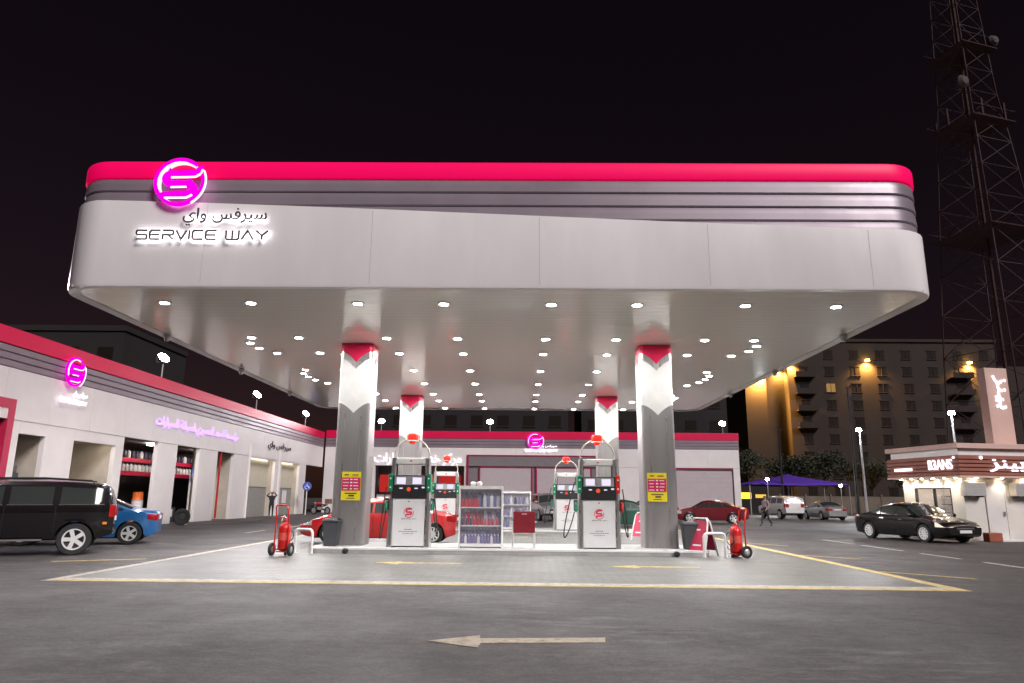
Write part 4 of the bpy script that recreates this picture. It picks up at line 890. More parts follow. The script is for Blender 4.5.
# ================================================================ REAR WORKSHOP
BY = 67.0
bb = empty('rear_workshop', (1, BY, 0), label='low white workshop behind the canopy with cerise framed shutters', cat='building'); bo = -Vector(bb.location)
def BB(x0, x1, y0, y1, z0, z1, name, m, bevel=0.):
    b = MB(); b.box(x0, x1, y0, y1, z0, z1); o = b.build(name, m, bb, bevel=bevel); o.location = bo; return o
M_rshut = mat('pinkish_shutter', (.50, .44, .46), .55, var=.06); M_gsur = mat('grey_surround', (.20, .18, .19), .6, var=.1)
for i, (x0, x1) in enumerate(((-18.4, -13.6), (-5.2, -4.9), (8.4, 14.5), (19.95, 20.55))): BB(x0, x1, BY, BY + .4, 0, 4.34, 'pier', M_wall)
xx = -18.4; k = 0
while xx < 20.5:
    x1 = min(20.55, xx + 3.0); BB(xx + .006, x1 - .006, BY - .02 - .004 * (k % 2), BY + .3, 4.35, 6.04, 'fascia_panel', M_wall); xx = x1; k += 1
for k in range(3): BB(-18.4, 20.58, BY - .05, BY + .3, 6.05 + .283 * k, 6.05 + .283 * (k + 1) - .02, 'fascia_rib', M_grey, bevel=.03)
BB(-18.4, 20.6, BY - .06, BY + .3, 6.905, 7.6, 'crimson_band', M_red, bevel=.02); BB(-18.4, 20.5, BY + .31, BY + 14, 6.3, 7.0, 'roof', M_dark); BB(20.2, 20.5, BY + .41, BY + 14, 0, 6.29, 'end_wall', M_wall)
BB(-4.9, 8.4, BY + .1, BY + .3, 0, 4.34, 'bay_surround', M_gsur); BB(-4.88, 8.38, BY - .08, BY - .025, 4.36, 5.36, 'bay_hood', M_gsur)
for x0, x1 in ((-4.98, -4.8), (8.3, 8.48)): BB(x0, x1, BY - .12, BY + .1, 0, 5.40, 'cerise_frame', M_cerise)
BB(-4.8, 8.3, BY - .12, BY - .0, 5.28, 5.40, 'cerise_frame', M_cerise)
for a, c in ((-3.7, 1.05), (1.62, 6.6)):
    BB(a, c, BY + .02, BY + .09, .05, 4.2, 'roller_shutter', M_rshut)
    for z in np.arange(.5, 4.2, .42): BB(a + .01, c - .01, BY + .008, BY + .02, z, z + .03, 'shutter_rib', M_rshut)
    for x0, x1 in ((a - .15, a), (c, c + .15)): BB(x0, x1, BY - .02, BY + .095, 0, 4.33, 'cerise_frame', M_cerise)
    BB(a, c, BY - .02, BY + .095, 4.2, 4.33, 'cerise_frame', M_cerise)
BB(14.65, 19.9, BY + .15, BY + .2, 0, 4.2, 'roller_shutter', M_rshut); BB(14.5, 19.95, BY + .02, BY + .3, 4.2, 4.33, 'cerise_frame', M_cerise)
for z in np.arange(.5, 4.2, .42): BB(14.7, 19.85, BY + .138, BY + .15, z, z + .03, 'shutter_rib', M_rshut)
BB(-13.6, -5.2, BY + 1.6, BY + 1.8, 0, 4.34, 'shop_back_wall', M_gsur)
for x0, x1 in ((-13.2, -10.6), (-10.2, -7.9), (-7.6, -5.4)): BB(x0, x1, BY + .5, BY + .6, 1.9, 3.5, 'red_shop_panel', M_redpl)
BB(-13.5, -5.3, BY + .5, BY + 1.5, 0, 1.0, 'counter', M_wpaint); BB(-13.5, -5.3, BY + .9, BY + 1.5, 1.0, 1.7, 'counter_display', M_sh['white'])
for i, xv in enumerate((-13.2, -2.85, 8.3, 19.15)): flood((xv, BY - .02, 8.5), 0, ['left end', 'left middle', 'right middle', 'right end'][i] + ' floodlight on the roof edge of the rear workshop', 1500, 7.55)
s4 = empty('wall_sign', (1.42, BY - .08, 5.6), 0, 'lit magenta emblem over white lit lettering on the rear workshop', 'sign')
q = empty('emblem'); q.parent = s4; logo(q, 0, 1.12, .78, -.1, M_mag2, M_wline)
techno(s4, 'SERVICE', -.95, .95, .12, .34, -.06, M_litw, d=.03, sw=.24); techno(s4, 'WAY', 1.15, 2.1, .12, .34, -.06, M_litw, d=.03, sw=.24)
text('arabic_lettering', arabic('سيرفس واي'), 1.7, .36, .03, M_litw, s4, FY(1.2, -.08, .62), .012)
s5 = empty('wall_sign', (-9.6, BY - .06, 4.6), 0, 'white lit Arabic lettering on the left of the rear workshop', 'sign')
text('arabic_lettering', arabic('مركز خدمة السيارات'), 8.2, 1.15, .05, M_litw, s5, FY(0, -.04, .35), .0)

# ================================================================ KIOSK (right)
M_terra = mat('terracotta_slat', (.30, .105, .07), .6, var=.15, vscale=3); M_terra2 = mat('terracotta_panel', (.64, .44, .38), .6, var=.08, vscale=1); M_kwall = mat('kiosk_wall', (.68, .65, .61), .7, var=.08, vscale=1.2)
M_warm = glow('kiosk_spot_lens', (1, .86, .62), 40, False); M_signw = glow('kiosk_letter', (1, .90, 1.0), .9, False)
kk = empty('coffee_kiosk', (17.2, 28.15, 0), R(10), 'small white kiosk with terracotta slatted fascia and tall terracotta pylon', 'kiosk')
def KB(x0, x1, y0, y1, z0, z1, name, m, bevel=0., parent=None):
    b = MB(); b.box(x0, x1, y0, y1, z0, z1); return b.build(name, m, parent or kk, bevel=bevel)
WX, KW, KD = .42, 7.0, 4.2        # wall set back, fascia length, depth
KB(WX, KW - WX, WX, WX + .15, 0, 2.45, 'front_wall', M_kwall); KB(WX, WX + .15, WX + .15, 1.05, 0, 2.45, 'side_wall', M_kwall); KB(WX, WX + .15, 3.1, KD - WX, 0, 2.45, 'side_wall', M_kwall)
KB(WX, WX + .15, 1.05, 3.1, 0, .85, 'side_wall', M_kwall); KB(WX, WX + .15, 1.05, 3.1, 2.05, 2.45, 'side_wall', M_kwall); KB(WX + .15, KW - WX, KD - WX - .15, KD - WX, 0, 2.45, 'back_wall', M_kwall)
wn = KB(WX + .06, WX + .08, 1.1, 3.05, .9, 2.0, 'serving_window', M_cabglass)
for a, c in ((1.05, 1.1), (3.05, 3.1), (2.0, 2.04)): KB(WX - .01, WX + .12, a, c, .87, 2.03, 'window_frame', M_dark, parent=wn)
KB(WX - .01, WX + .12, 1.11, 3.04, 2.0, 2.05, 'window_frame', M_dark, parent=wn); KB(WX - .2, WX + .12, 1.0, 3.15, .8, .86, 'sill', M_wpaint, parent=wn)
KB(WX + 1.8, WX + 1.9, .7, 3.6, 0, 2.44, 'interior_wall', M_kwall)
for i in range(3): KB(WX + 1.5, WX + 1.8, 1.2, 3.4, 1.0 + i * .35, 1.03 + i * .35, 'interior_shelf', M_dark)
KB(0, KW, 0, KD, 2.42, 2.50, 'eaves_board', M_terra2); KB(.12, KW - .12, .12, KD - .12, 2.5, 3.3, 'fascia_core', M_terra)
for i in range(5):
    z = 2.52 + i * .155
    KB(.02 + .0 * i, KW, .02, .118, z, z + .115, 'fascia_slat', M_terra, .008); KB(.02, .118, .12, KD, z, z + .115, 'fascia_slat', M_terra, .008)
KB(.16, KW - .16, .16, KD - .16, 3.3, 3.56, 'white_band', M_wpaint); KB(.0, KW, .0, KD, 3.56, 3.76, 'roof_cap', M_terra2, .015)
KB(2.85, 3.95, 1.2, 1.62, 3.76, 7.1, 'pylon', M_terra2, .02)
dr = KB(1.42, 2.22, WX - .03, WX - .002, .06, 2.02, 'door', mat('kiosk_door', (.66, .64, .63), .5, var=.05)); KB(2.08, 2.13, WX - .09, WX - .03, .95, 1.12, 'door_handle', M_steel, parent=dr)
for a, c in ((1.36, 1.42), (2.22, 2.28)): KB(a, c, WX - .05, WX - .002, 0, 2.08, 'door_frame', M_kwall, parent=dr)
KB(1.3, 2.4, WX - .5, WX - .05, 0, .06, 'door_step', M_wpaint)
def aircon(x, label):
    r = empty('air_conditioner', (0, 0, 0), 0, label, 'air conditioner', 'air conditioners on the kiosk front'); r.matrix_world = Matrix.Translation(kk.location) @ Matrix.Rotation(R(10), 4, 'Z') @ Matrix.Translation((x, WX - .006, 1.72))
    b = MB(); b.box(-.45, .45, -.32, 0, 0, .52); b.build('casing', mat('aircon_casing', (.52, .50, .47), .5, var=.1), r, bevel=.02)
    for i in range(7): b = MB(); b.box(-.40, .40, -.327, -.32, .06 + i * .06, .085 + i * .06); b.build('grille_slat', M_gal, r)
    for s in (-.3, .3): b = MB(); b.box(s - .02, s + .02, -.3, 0, -.05, 0); b.build('bracket', M_dark, r)
aircon(.72, 'boxy air conditioner left of the kiosk door'); aircon(2.95, 'boxy air conditioner right of the kiosk door')
for x, y_, side in [(.22, .5 + i * .62, 1) for i in range(6)] + [(.9 + i * 1.15, .22, 0) for i in range(5)]:
    b = MB(); b.lathe([(.0001, -.012), (.05, -.012), (.05, .0), (.0001, 0)], c=(x, y_, 2.42), n=12); o = b.build('spotlight', M_warm, kk)
    lamp('spot_beam', 'SPOT', o, (x, y_, 2.39), 15, (1, .85, .62), (.25 if side else 0, 0 if side else .25, -1), .04, 110, .7)
b = MB(); b.lathe([(.0001, 0), (.14, 0), (.15, .04), (.0001, .05)], c=(WX + 1.0, 2.1, 2.3), n=16); b.build('added_ceiling_lamp', glow('added_lamp_glow', (1, .9, .75), 4, False), kk)  # fixture added as a visible source for the interior point light
lamp('interior_light', 'POINT', kk, (WX + 1.0, 2.1, 2.2), 25, (1, .9, .75), size=.15)  # bare point light added to brighten the kiosk interior
def on_kiosk(o, x, y_, z, rz=0): o.matrix_world = Matrix.Translation(kk.location) @ Matrix.Rotation(R(10), 4, 'Z') @ Matrix.Translation((x, y_, z)) @ Matrix.Rotation(R(rz), 4, 'Z')
s6 = tag(empty('kiosk_sign'), 'white lit latin lettering on the left side of the kiosk fascia', 'sign'); on_kiosk(s6, -.005, .95, 2.7, -90)
text('lettering', 'B3ANS', 1.28, .40, .05, M_signw, s6, FY(0, -.02, .25), .0); b = MB(); b.lathe([(.0001, -.04), (.05, -.04), (.05, 0), (.0001, 0)], c=(.74, 0, .5), n=10, axis='Y'); b.build('dot', M_signw, s6)
s7 = tag(empty('kiosk_sign'), 'small white lit line of text at the far left of the kiosk fascia', 'sign'); on_kiosk(s7, -.005, 3.1, 2.75, -90)
b = MB(); x = -.55
while x < .5: l_ = rnd.uniform(.06, .12); b.box(x, x + l_, -.03, 0, 0, .12); x += l_ + .035
tag(b.build('lettering', M_signw, s7), kind='stuff')
s8 = tag(empty('kiosk_sign'), 'white lit Arabic lettering on the front of the kiosk fascia', 'sign'); on_kiosk(s8, 2.15, -.005, 2.7)
text('lettering', arabic('بينز'), 1.6, .5, .05, M_signw, s8, FY(0.0, -.02, .2), .01); b = MB(); b.lathe([(.0001, -.04), (.07, -.04), (.07, 0), (.0001, 0)], c=(-1.15, 0, .5), n=10, axis='Y'); b.build('dot', M_signw, s8)
s9 = tag(empty('pylon_sign'), 'white lit Arabic lettering turned upright on the kiosk pylon', 'sign'); on_kiosk(s9, 3.48, 1.19, 5.2)
text('lettering', arabic('بينز'), 1.45, .62, .05, M_signw, s9, FY(0, -.02, .85) @ Matrix.Rotation(R(-90), 4, 'Z'), .01)
pt = tag(empty('flower_pot'), 'terracotta pot with a small plant beside the kiosk door', 'plant pot'); on_kiosk(pt, .95, -.15, 0)
b = MB(); b.box(-.30, .30, -.16, .16, 0, .34); b.build('pot', mat('clay', (.34, .09, .05), .7, var=.2), pt, bevel=.03)
b = MB(); 
for i in range(26):
    a = rnd.uniform(0, 6.28); l_ = rnd.uniform(.15, .4); p = Vector((rnd.uniform(-.22, .22), rnd.uniform(-.1, .1), .33)); d = Vector((math.cos(a) * .3, math.sin(a) * .3, 1)).normalized(); q_ = d.orthogonal().normalized() * .025
    b.add([p - q_, p + q_, p + d * l_ + q_ * .2, p + d * l_ - q_ * .2], [(0, 1, 2, 3)])
tag(b.build('leaves', mat('leaf', (.05, .10, .03), .6, var=.3), pt), kind='stuff')

# ================================================================ STREET LAMPS, POLES, SHADE
M_street = glow('street_lamp_lens', (.96, .96, 1), 90, False)
def street_lamp(loc, h, rz, label, power):
    r = empty('street_lamp', loc, rz, label, 'street lamp', 'lit street lamps on the right')
    b = MB(); b.tube([(0, 0, 0), (0, 0, h - .4), (0, 0, h)], [.09, .06, .055], 10); b.build('pole', M_gal, r, True); b = MB(); b.lathe([(.09, 0), (.2, 0), (.2, .03), (.11, .25), (.09, .25)], n=14); b.build('base', M_gal, r, True)
    b = MB(); b.box(-.2, .2, -.75, .05, h, h + .13); hd = b.build('lamp_head', M_dark, r, bevel=.03); b = MB(); b.box(-.17, .17, -.72, -.2, h - .03, h - .002); b.build('lens', M_street, hd)
    b = MB(); b.box(-.15, .15, -.775, -.752, h - .02, h + .10); b.build('lens', M_street, hd)
    lamp('street_beam', 'SPOT', r, (0, -.45, h - .06), power, (.96, .96, 1.0), (0, -1.1, -1), .15, 105, .9)
street_lamp((23.9, 50, 0), 6.3, R(-30), 'lit street lamp behind the black saloon car', 1500); street_lamp((25.6, 42, 0), 6.55, R(-30), 'lit street lamp rising behind the kiosk roof', 1200)
for x, y_, h, lb_ in ((28.0, 60, 11, 'tall unlit pole beside the lit street lamp'), (26.6, 73, 9, 'tall unlit pole standing by the purple shade')):
    r = empty('utility_pole', (x, y_, 0), 0, lb_, 'pole'); b = MB(); b.tube([(0, 0, 0), (0, 0, h)], [.13, .08], 10); b.build('pole', M_gal if 0 else M_dark, r, True); b = MB(); b.box(-.5, .5, -.04, .04, h - .5, h - .4); b.build('cross_arm', M_dark, r)
tn = empty('shade_canopy', (28, 76, 0), 0, 'purple fabric shade canopy on posts behind the parked cars', 'shade'); M_tent = mat('purple_fabric', (.10, .035, .42), .8)
b = MB(); N = 16; V = []
for i in range(N + 1):
    for j in range(N + 1):
        u, v = i / N * 2 - 1, j / N * 2 - 1; rr_ = max(abs(u), abs(v)); z = 4.2 - 1.15 * rr_ ** .75 + .22 * (1 - rr_) * rr_ - .12 * (1 - min(abs(u), abs(v))) * (rr_ > .99); V.append((u * 5.2 + .3, v * 3.2, z))
b.add(V, [(i * (N + 1) + j, (i + 1) * (N + 1) + j, (i + 1) * (N + 1) + j + 1, i * (N + 1) + j + 1) for i in range(N) for j in range(N)]); o = b.build('fabric', M_tent, tn, True); sl_ = o.modifiers.new('s', 'SOLIDIFY'); sl_.thickness = .03
for x in (-4.7, 5.3):
    for y_ in (-3, 3): b = MB(); b.tube([(x, y_, 0), (x, y_, 3.05)], .06, 8); b.build('post', M_gal, tn, True)
b = MB(); b.tube([(.3, 0, 0), (.3, 0, 4.18)], .08, 8); b.build('post', M_gal, tn, True)
def small_flood(loc, label, power):
    r = empty('small_floodlight', (loc[0], loc[1], 0), 0, label, 'floodlight', 'small floodlights at the purple shade'); h = loc[2]
    b = MB(); b.tube([(0, 0, 0), (0, 0, h - .1)], .035, 8); b.build('pole', M_gal, r, True); b = MB(); b.box(-.16, .16, -.01, .1, h - .12, h + .12); b.build('housing', M_dark, r, bevel=.02); b = MB(); b.box(-.14, .14, -.022, -.011, h - .10, h + .10); b.build('lens', M_flood, r)
    lamp('small_beam', 'SPOT', r, (0, -.1, h), power, (.95, 1, .97), (0, -1, -.6), .1, 150, .8)
small_flood((24.9, 72.4, 3.5), 'small lit floodlight at the left end of the purple shade', 500); small_flood((32.2, 72.4, 2.95), 'small lit floodlight at the right end of the purple shade', 500)
sb = empty('roadside_stall', (25.2, 84, 0), 0, 'brightly lit roadside stall with pink, white and yellow panels by the white estate car', 'stall')
for x0, x1, z0, z1, c, e in ((-1.6, -.9, 2.1, 3.0, (1, .85, .95), 1.2), (-1.6, -.9, 1.1, 1.9, (1, .8, .9), 1.), (-.8, -.1, .4, 2.9, (.5, .05, .12), .3), (.3, 1.7, 1.6, 2.3, (1, .6, .05), 1.1), (-.0, .25, 1.8, 3.0, (.9, .5, .6), .9), (2.2, 3.4, 1.7, 2.1, (.9, .55, .1), .5)):
    b = MB(); b.box(x0, x1, -.06, 0, z0, z1); b.build('lit_panel', glow('stall_panel_%d' % int(x0 * 10 + z0 * 100), c, e, False), sb)
b = MB(); b.box(-1.8, 3.6, .01, 2.5, 0, 3.2); b.build('booth', M_bldark, sb)

# ================================================================ BOUNDARY WALL, TREES, FAR BUILDINGS, MAST
M_bwall = mat('weathered_brown_render', (.16, .13, .10), .9, var=.25, vscale=.8)
bw_ = empty('boundary_wall', (44, 92, 0), 0, 'beige boundary wall with piers at the back right of the yard', 'wall')
for i in range(12): b = MB(); x = -14 + i * 3.2; b.box(x, x + 3.0, -.1, .1, 0, 2.0); b.build('wall_panel', M_bwall, bw_); b = MB(); b.box(x - .2, x - .0, -.16, .16, 0, 2.25); b.build('pier', M_bwall, bw_)
M_leaf = mat('dark_foliage', (.035, .045, .025), .8, var=.5, vscale=2); M_bark = mat('bark', (.07, .05, .04), .9, var=.3)
def tree(loc, h, rad, label, seed, n=2600):
    r_ = random.Random(seed); t = empty('street_tree', loc, r_.uniform(0, 6), label, 'tree', 'dark trees behind the yard')
    b = MB(); th = h * .45; b.tube([(0, 0, 0), (.08, .05, th * .5), (.0, .1, th), (.1, .1, h * .75)], [.22, .17, .13, .05], 8); tips = []
    for k in range(7):
        a = k * .9 + r_.uniform(-.3, .3); e = Vector((math.cos(a) * rad * .65, math.sin(a) * rad * .65, h * r_.uniform(.6, .88))); s_ = Vector((0, .08, th * r_.uniform(.75, 1.05))); b.tube([s_, (s_ + e) / 2 + Vector((0, 0, .2)), e], [.08, .05, .02], 6); tips.append(e)
    b.build('trunk', M_bark, t, True)
    tips += [Vector((0, 0, h * .85)), Vector((0, 0, h * .7))]; b = MB()
    for k in range(n):
        c = r_.choice(tips); d = Vector((r_.gauss(0, 1), r_.gauss(0, 1), r_.gauss(0, .8))); d = d.normalized() * rad * .42 * r_.random() ** .45; p = c + d
        u = Vector((r_.gauss(0, 1), r_.gauss(0, 1), r_.gauss(0, .6))).normalized(); v = u.orthogonal().normalized(); s_ = r_.uniform(.10, .24)
        b.add([p - u * s_, p + v * s_ * .5, p + u * s_, p - v * s_ * .5], [(0, 1, 2, 3)])
    tag(b.build('crown', M_leaf, t), kind='stuff')
for i, (x, y_, h, rad, lb_) in enumerate(((29.0, 98, 9.0, 3.2, 'dark tree at the left, right beside the rear workshop'), (36.5, 97, 7.6, 3.2, 'dark tree behind the right end of the purple shade'), (42, 99, 8.2, 3.4, 'dark tree behind the two tall poles'), (47.5, 97, 7.0, 3.2, 'dark tree left of the kiosk roof, behind the boundary wall'), (33, 104, 8.5, 3.0, 'dark tree in front of the orange lit wall'), (53, 99, 7.6, 3.2, 'rightmost dark tree, behind the kiosk'))): tree((x, y_, 0), h, rad, lb_, 11 + i)
# apartment block
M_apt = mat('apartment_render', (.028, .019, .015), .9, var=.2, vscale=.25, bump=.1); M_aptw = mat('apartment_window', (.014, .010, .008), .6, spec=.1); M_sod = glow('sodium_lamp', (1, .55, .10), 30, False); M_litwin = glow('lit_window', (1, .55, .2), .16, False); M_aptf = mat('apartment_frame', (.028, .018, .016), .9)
ap = empty('apartment_block', (60, 120, 0), 0, 'tall brown apartment block with orange wall lamps behind the yard', 'building')
def AB(x0, x1, y0, y1, z0, z1, name, m, parent=None): b = MB(); b.box(x0 - 60, x1 - 60, y0 - 120, y1 - 120, z0, z1); return b.build(name, m, parent or ap)
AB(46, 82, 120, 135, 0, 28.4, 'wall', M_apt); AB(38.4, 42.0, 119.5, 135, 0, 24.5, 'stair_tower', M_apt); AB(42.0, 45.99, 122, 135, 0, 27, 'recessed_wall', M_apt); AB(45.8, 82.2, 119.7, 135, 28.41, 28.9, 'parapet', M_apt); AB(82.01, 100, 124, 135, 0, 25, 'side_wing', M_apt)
for fl in range(9):
    for c in range(8):
        x = 48.0 + c * 4.45; z = 2.2 + fl * 2.9
        if z > 27: continue
        litw = c == 1 and fl == 6
        w_ = AB(x, x + 1.5, 119.96, 120.05, z, z + 1.45, 'window', M_litwin if litw else M_aptw)
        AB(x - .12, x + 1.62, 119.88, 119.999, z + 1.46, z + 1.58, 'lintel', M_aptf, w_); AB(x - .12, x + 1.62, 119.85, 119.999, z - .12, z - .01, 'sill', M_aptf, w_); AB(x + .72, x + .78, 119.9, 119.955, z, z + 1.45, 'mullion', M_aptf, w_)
        if c in (0, 6) and fl in (4, 5, 6, 7):
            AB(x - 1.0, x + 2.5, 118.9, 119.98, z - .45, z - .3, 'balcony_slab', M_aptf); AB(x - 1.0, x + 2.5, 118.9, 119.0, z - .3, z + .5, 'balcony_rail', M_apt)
for x, y_, z in ((41.0, 119.0, 22.3), (45.2, 121.4, 23.6), (46.6, 119.4, 24.3), (59.6, 119.4, 24.9), (77, 119.4, 24.6)):
    b = MB(); b.box(-.25, .25, -.3, .3, 0, .3); o = b.build('wall_lamp', M_sod, ap, bevel=.03, loc=(x - 60, y_ - 120, z)); lamp('sodium_beam', 'SPOT', o, (0, 0, -.1), 26000 if x < 42 else 6500, (1, .48, .10), (0, .2, -1), .2, 150, .9)
def far_block(x0, x1, y0, h, label, cols_, seed, name='far_building'):
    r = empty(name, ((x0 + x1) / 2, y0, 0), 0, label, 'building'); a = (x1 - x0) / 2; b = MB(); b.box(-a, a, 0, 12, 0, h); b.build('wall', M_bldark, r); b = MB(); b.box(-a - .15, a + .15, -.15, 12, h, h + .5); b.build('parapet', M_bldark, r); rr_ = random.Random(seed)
    for fl in range(int(h // 3)):
        for c in range(cols_):
            x = -a + (c + .5) * 2 * a / cols_; z = 1.2 + fl * 3.0; b = MB(); b.box(x - .7, x + .7, -.05, .05, z, z + 1.3); wq = b.build('window', M_aptw, r); b = MB(); b.box(x - .8, x + .8, -.12, -.002, z - .12, z - .01); b.build('sill', M_aptf, wq)
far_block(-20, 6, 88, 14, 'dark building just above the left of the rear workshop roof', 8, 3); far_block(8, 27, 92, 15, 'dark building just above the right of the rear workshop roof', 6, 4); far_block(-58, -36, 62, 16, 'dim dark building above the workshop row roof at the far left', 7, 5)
# mast
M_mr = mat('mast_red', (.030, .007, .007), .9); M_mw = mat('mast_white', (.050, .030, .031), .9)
ms = empty('lattice_mast', (40.3, 58, 0), R(18), 'tall red and white lattice radio mast behind the kiosk', 'mast')
hwid = lambda z: float(np.interp(z, [0, 15, 23, 33, 37, 48, 62], [3.6, 2.95, 2.5, 1.9, 1.6, 1.25, .9]))
lv = [0, 5, 9.5, 13.5, 17.2, 20.6, 23.8, 26.8, 29.6, 32.2, 34.6, 36.9, 39.2, 41.4, 43.6, 45.8, 48, 50.5, 53]; cs = [(-1, -1), (1, -1), (1, 1), (-1, 1)]
def pt3(c, z): return Vector((c[0] * hwid(z), c[1] * hwid(z), z))
for i in range(len(lv) - 1):
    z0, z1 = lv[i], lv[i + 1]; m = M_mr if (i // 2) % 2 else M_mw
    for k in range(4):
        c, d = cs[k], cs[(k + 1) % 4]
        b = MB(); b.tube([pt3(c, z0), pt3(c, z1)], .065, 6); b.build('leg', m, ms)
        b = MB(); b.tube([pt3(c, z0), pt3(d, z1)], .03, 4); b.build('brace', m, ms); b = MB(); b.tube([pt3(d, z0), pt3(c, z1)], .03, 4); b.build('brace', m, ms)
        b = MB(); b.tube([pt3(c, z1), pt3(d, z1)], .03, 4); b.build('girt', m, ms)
for z in (23.8, 34.0, 41.4): 
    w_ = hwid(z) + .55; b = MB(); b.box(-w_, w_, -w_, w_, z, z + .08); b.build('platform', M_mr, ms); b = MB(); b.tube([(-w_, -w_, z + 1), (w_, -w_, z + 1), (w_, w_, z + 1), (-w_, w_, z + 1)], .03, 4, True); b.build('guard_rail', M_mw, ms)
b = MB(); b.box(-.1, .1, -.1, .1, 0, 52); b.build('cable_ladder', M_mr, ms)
for x, y_, z, ra in ((-2.1, -1.5, 37.6, .6), (2.2, -1.6, 42.5, .55)):
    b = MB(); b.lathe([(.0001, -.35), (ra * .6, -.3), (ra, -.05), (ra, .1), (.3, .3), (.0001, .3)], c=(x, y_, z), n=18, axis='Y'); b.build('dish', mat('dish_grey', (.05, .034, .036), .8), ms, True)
for a in range(0, 360, 60):
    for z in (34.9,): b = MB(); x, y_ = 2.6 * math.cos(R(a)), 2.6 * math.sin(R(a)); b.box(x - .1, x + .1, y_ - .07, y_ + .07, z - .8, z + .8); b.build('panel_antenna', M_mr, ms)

# ================================================================ ROAD SIGNS, MOTORCYCLE, PEOPLE
M_bluesign = mat('blue_sign', (.05, .09, .42), .45)
def blue_sign(loc, rz, label, h=2.3):
    r = empty('road_sign', loc, rz, label, 'road sign', 'round blue signs at the workshop row'); b = MB(); b.tube([(0, 0, 0), (0, 0, h)], .045, 8); b.build('post', M_tube, r, True)
    b = MB(); b.lathe([(.0001, -.02), (.36, -.02), (.36, .02), (.0001, .02)], c=(0, -.07, h), n=24, axis='Y'); d = b.build('disc', M_bluesign, r)
    b = MB(); b.stroke([(0, h + .2), (-.02, h + .02), (.12, h + .0), (.16, h - .16)], .05, -.098, -.092); b.stroke([(-.06 + .12 * math.cos(R(a)), h - .08 + .12 * math.sin(R(a))) for a in range(110, 330, 20)], .035, -.098, -.092); b.build('symbol', M_whiteink, d)
blue_sign((-17.4, 58.6, 0), R(20), 'round blue sign with a white symbol at the far end of the workshop row', 2.25); blue_sign((-17.0, 36.8, 0), R(112), 'blue sign seen nearly edge-on between the two open workshop bays', 2.5)
mc = empty('motorcycle', (-16.6, 60.2, 0), R(160), 'dark motorcycle parked by the blue sign at the end of the workshop row', 'motorcycle')
for x in (-.65, .68):
    b = MB(); b.lathe([(.22, -.04), (.29, -.05), (.31, 0), (.29, .05), (.22, .04)], c=(x, 0, .31), n=22, axis='Y'); wq = b.build('wheel', M_rubber, mc, True); b = MB(); b.lathe([(.0001, -.03), (.05, -.04), (.22, -.012), (.22, .012), (.05, .04), (.0001, .03)], c=(x, 0, .31), n=16, axis='Y'); b.build('rim', M_gal, wq, True)
b = MB(); b.tube([(-.6, 0, .35), (-.2, 0, .4), (.2, 0, .45), (.45, 0, .85)], .06, 8); b.tube([(-.5, 0, .72), (.0, 0, .62), (.2, 0, .45)], .04, 8); b.build('frame', M_dark, mc, True)
b = MB(); b.lathe([(.0001, -.28), (.10, -.24), (.15, 0), (.12, .2), (.0001, .28)], c=(.18, 0, .84), n=12, axis='X'); b.build('tank', M_redmet, mc, True); b = MB(); b.box(-.62, -.05, -.12, .12, .72, .82); b.build('seat', M_black, mc, bevel=.04)
b = MB(); b.tube([(.68, .06, .31), (.5, .06, .8), (.45, .06, 1.0)], .025, 6); b.tube([(.68, -.06, .31), (.5, -.06, .8), (.45, -.06, 1.0)], .025, 6); b.build('fork', M_steel, mc, True); b = MB(); b.tube([(.35, -.36, 1.04), (.46, -.15, 1.02), (.46, .15, 1.02), (.35, .36, 1.04)], .018, 6); b.build('handlebar', M_dark, mc, True)
b = MB(); b.box(-.95, -.5, -.22, .22, .86, 1.25); b.build('cargo_box', mat('brown_box', (.22, .13, .08), .7), mc, bevel=.03); b = MB(); b.box(-.1, .25, -.13, .13, .34, .6); b.build('engine', M_gal, mc, bevel=.03); b = MB(); b.lathe([(.0001, -.06), (.08, -.05), (.09, .04), (.0001, .05)], c=(.58, 0, .9), n=12, axis='X'); b.build('headlight', M_head, mc, True)

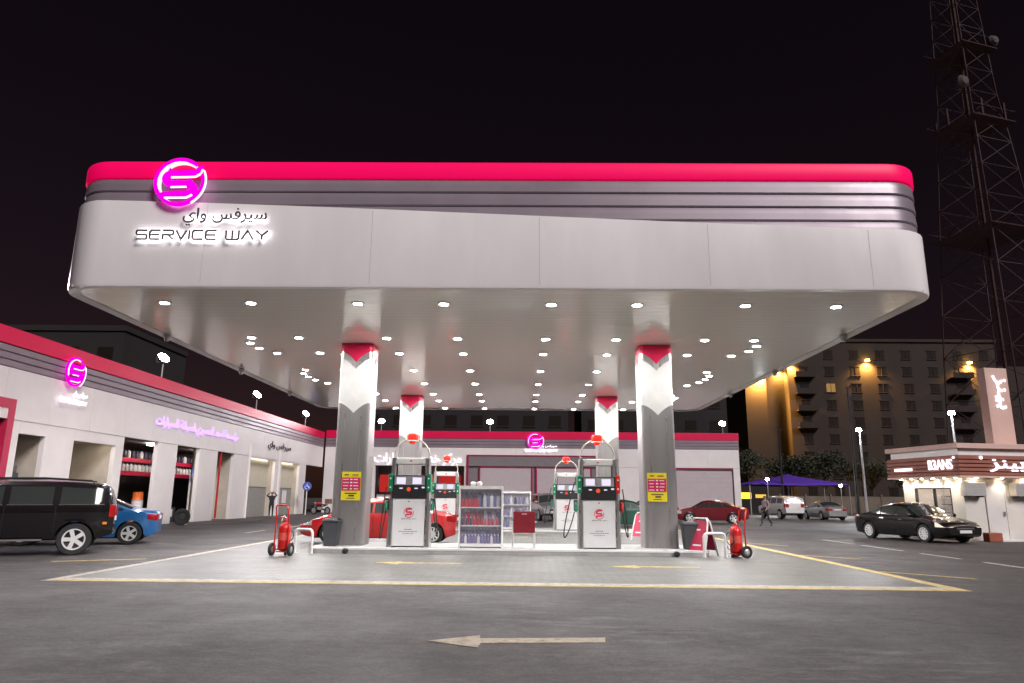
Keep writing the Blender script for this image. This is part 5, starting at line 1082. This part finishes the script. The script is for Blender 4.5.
def person(loc, rz, label, J, mats):
    # J: joint -> (pos, radius); one continuous skinned body, coloured by the nearest limb
    segs = [('pelvis', 'waist', 'trs'), ('waist', 'chest', 'top'), ('chest', 'neck', 'top'), ('neck', 'head0', 'skin'), ('head0', 'head1', 'skin'), ('head1', 'head2', 'hair')]
    for s in 'LR':
        segs += [('chest', 'sh' + s, 'top'), ('sh' + s, 'el' + s, 'top'), ('el' + s, 'wr' + s, mats.get('fore', 'top')), ('wr' + s, 'hd' + s, 'skin'), ('pelvis', 'hip' + s, 'trs'), ('hip' + s, 'kn' + s, 'trs'), ('kn' + s, 'an' + s, 'trs'), ('an' + s, 'to' + s, 'shoe')]
    J = dict(J)
    for s in 'LR':
        h = Vector(J['hd' + s][0]); d = (h - Vector(J['wr' + s][0])).normalized(); q = d.orthogonal().normalized(); tx = Vector((1, 0, 0)) - d * d.x; q = tx.normalized() if tx.length > .2 else q
        for k, (o_, l_) in enumerate(((-.03, .07), (-.01, .085), (.01, .08), (.03, .065))):
            J['f%d%s' % (k, s)] = (h + q * o_ + d * l_, .009); segs.append(('hd' + s, 'f%d%s' % (k, s), 'skin'))
        J['th' + s] = (Vector(J['wr' + s][0]) + d * .05 - q * .06, .010); segs.append(('wr' + s, 'th' + s, 'skin'))
    names = list(J); idx = {n_: i for i, n_ in enumerate(names)}
    me = bpy.data.meshes.new('person'); me.from_pydata([tuple(J[n_][0]) for n_ in names], [(idx[a], idx[c]) for a, c, _ in segs], [])
    o = bpy.data.objects.new('person', me); COL.objects.link(o); o.modifiers.new('skin', 'SKIN'); ss = o.modifiers.new('sub', 'SUBSURF'); ss.levels = ss.render_levels = 2
    for i, n_ in enumerate(names): rr_ = J[n_][1]; me.skin_vertices[0].data[i].radius = (rr_, rr_) if not isinstance(rr_, tuple) else rr_
    me.skin_vertices[0].data[idx['pelvis']].use_root = True
    bpy.context.view_layer.update(); m2 = bpy.data.meshes.new_from_object(o.evaluated_get(bpy.context.evaluated_depsgraph_get())); bpy.data.objects.remove(o)
    keys = ['skin', 'hair', 'top', 'trs', 'shoe']; m2.materials.clear()
    for k in keys: m2.materials.append(mats[k])
    for p in m2.polygons:
        c = p.center; best = (9, 'skin')
        for a, d, k in segs:
            A, B = Vector(J[a][0]), Vector(J[d][0]); ab = B - A; t = max(0, min(1, (c - A).dot(ab) / max(1e-6, ab.length_squared))); dd = (c - (A + ab * t)).length
            if dd < best[0]: best = (dd, k)
        p.material_index = keys.index(best[1]); p.use_smooth = True
    m2.name = 'person'; o = bpy.data.objects.new('person', m2); COL.objects.link(o); o.location = loc; o.rotation_euler = (0, 0, rz)
    hp = Vector(J['head1'][0]); 
    b = MB(); b.lathe([(.0001, -.02), (.014, -.012), (.018, .012), (.0001, .02)], c=(hp.x, hp.y - .105, hp.z - .035), n=8); b.build('nose', mats['skin'], o, True)
    for s in (-1, 1):
        b = MB(); b.lathe([(.0001, -.012), (.012, 0), (.0001, .012)], c=(hp.x + s * .032, hp.y - .092, hp.z + .0), n=8); b.build('eye', M_black, o, True)
        b = MB(); b.lathe([(.0001, -.03), (.02, 0), (.0001, .03)], c=(hp.x + s * .088, hp.y, hp.z - .01), n=8); b.build('ear', mats['skin'], o, True)
    b = MB(); b.box(hp.x - .025, hp.x + .025, hp.y - .096, hp.y - .086, hp.z - .075, hp.z - .065); b.build('mouth', M_cerise, o)
    return tag(o, label, 'person')
def base_pose(): 
    return {'pelvis': ((0, 0, .94), (.15, .11)), 'waist': ((0, 0, 1.10), (.145, .10)), 'chest': ((0, 0, 1.34), (.165, .115)), 'neck': ((0, -.01, 1.48), .06), 'head0': ((0, -.02, 1.56), .075), 'head1': ((0, -.02, 1.64), .095), 'head2': ((0, 0, 1.71), .085),
            'shL': ((-.19, 0, 1.41), .065), 'shR': ((.19, 0, 1.41), .065), 'elL': ((-.25, .02, 1.14), .048), 'elR': ((.25, .02, 1.14), .048), 'wrL': ((-.26, -.06, .90), .034), 'wrR': ((.26, -.06, .90), .034), 'hdL': ((-.26, -.08, .83), (.04, .02)), 'hdR': ((.26, -.08, .83), (.04, .02)),
            'hipL': ((-.09, 0, .90), .10), 'hipR': ((.09, 0, .90), .10), 'knL': ((-.10, -.02, .49), .065), 'knR': ((.10, -.02, .49), .065), 'anL': ((-.10, .02, .09), .045), 'anR': ((.10, .02, .09), .045), 'toL': ((-.11, -.14, .045), .045), 'toR': ((.11, -.14, .045), .045)}
M_blk = mat('black_clothing', (.018, .018, .02), .9); M_hair = mat('black_hair', (.012, .01, .01), .7); M_shirt = mat('pinkish_shirt', (.32, .24, .25), .9); M_trs = mat('dark_trousers', (.035, .03, .034), .9); M_shoew = mat('pale_shoes', (.6, .6, .58), .7)
Jm = base_pose(); Jm.update({'elL': ((-.33, -.12, 1.50), .048), 'wrL': ((-.17, -.19, 1.66), .034), 'hdL': ((-.10, -.16, 1.71), (.04, .02)), 'elR': ((.33, -.14, 1.46), .048), 'wrR': ((.18, -.21, 1.62), .034), 'hdR': ((.12, -.18, 1.69), (.04, .02))})
person((-17.1, 49.6, 0.004), R(205), 'person in black clothes and pale shoes standing at the shutters, hands raised to the head', Jm, dict(skin=M_skin, hair=M_hair, top=M_blk, trs=M_blk, shoe=M_shoew))
Jw = base_pose(); Jw.update({'knL': ((-.10, -.20, .50), .065), 'anL': ((-.11, -.26, .10), .045), 'toL': ((-.12, -.42, .06), .045), 'knR': ((.10, .06, .49), .065), 'anR': ((.11, .30, .13), .045), 'toR': ((.12, .17, .045), .045), 'wrL': ((-.24, .12, .92), .034), 'hdL': ((-.24, .12, .85), (.04, .02)), 'wrR': ((.24, -.2, .95), .034), 'hdR': ((.24, -.25, .90), (.04, .02))})
person((14.1, 41.6, .004), R(-65), 'person in a pale shirt and dark trousers walking across the yard on the right', Jw, dict(skin=M_skin, hair=M_hair, top=M_shirt, trs=M_trs, shoe=M_black))
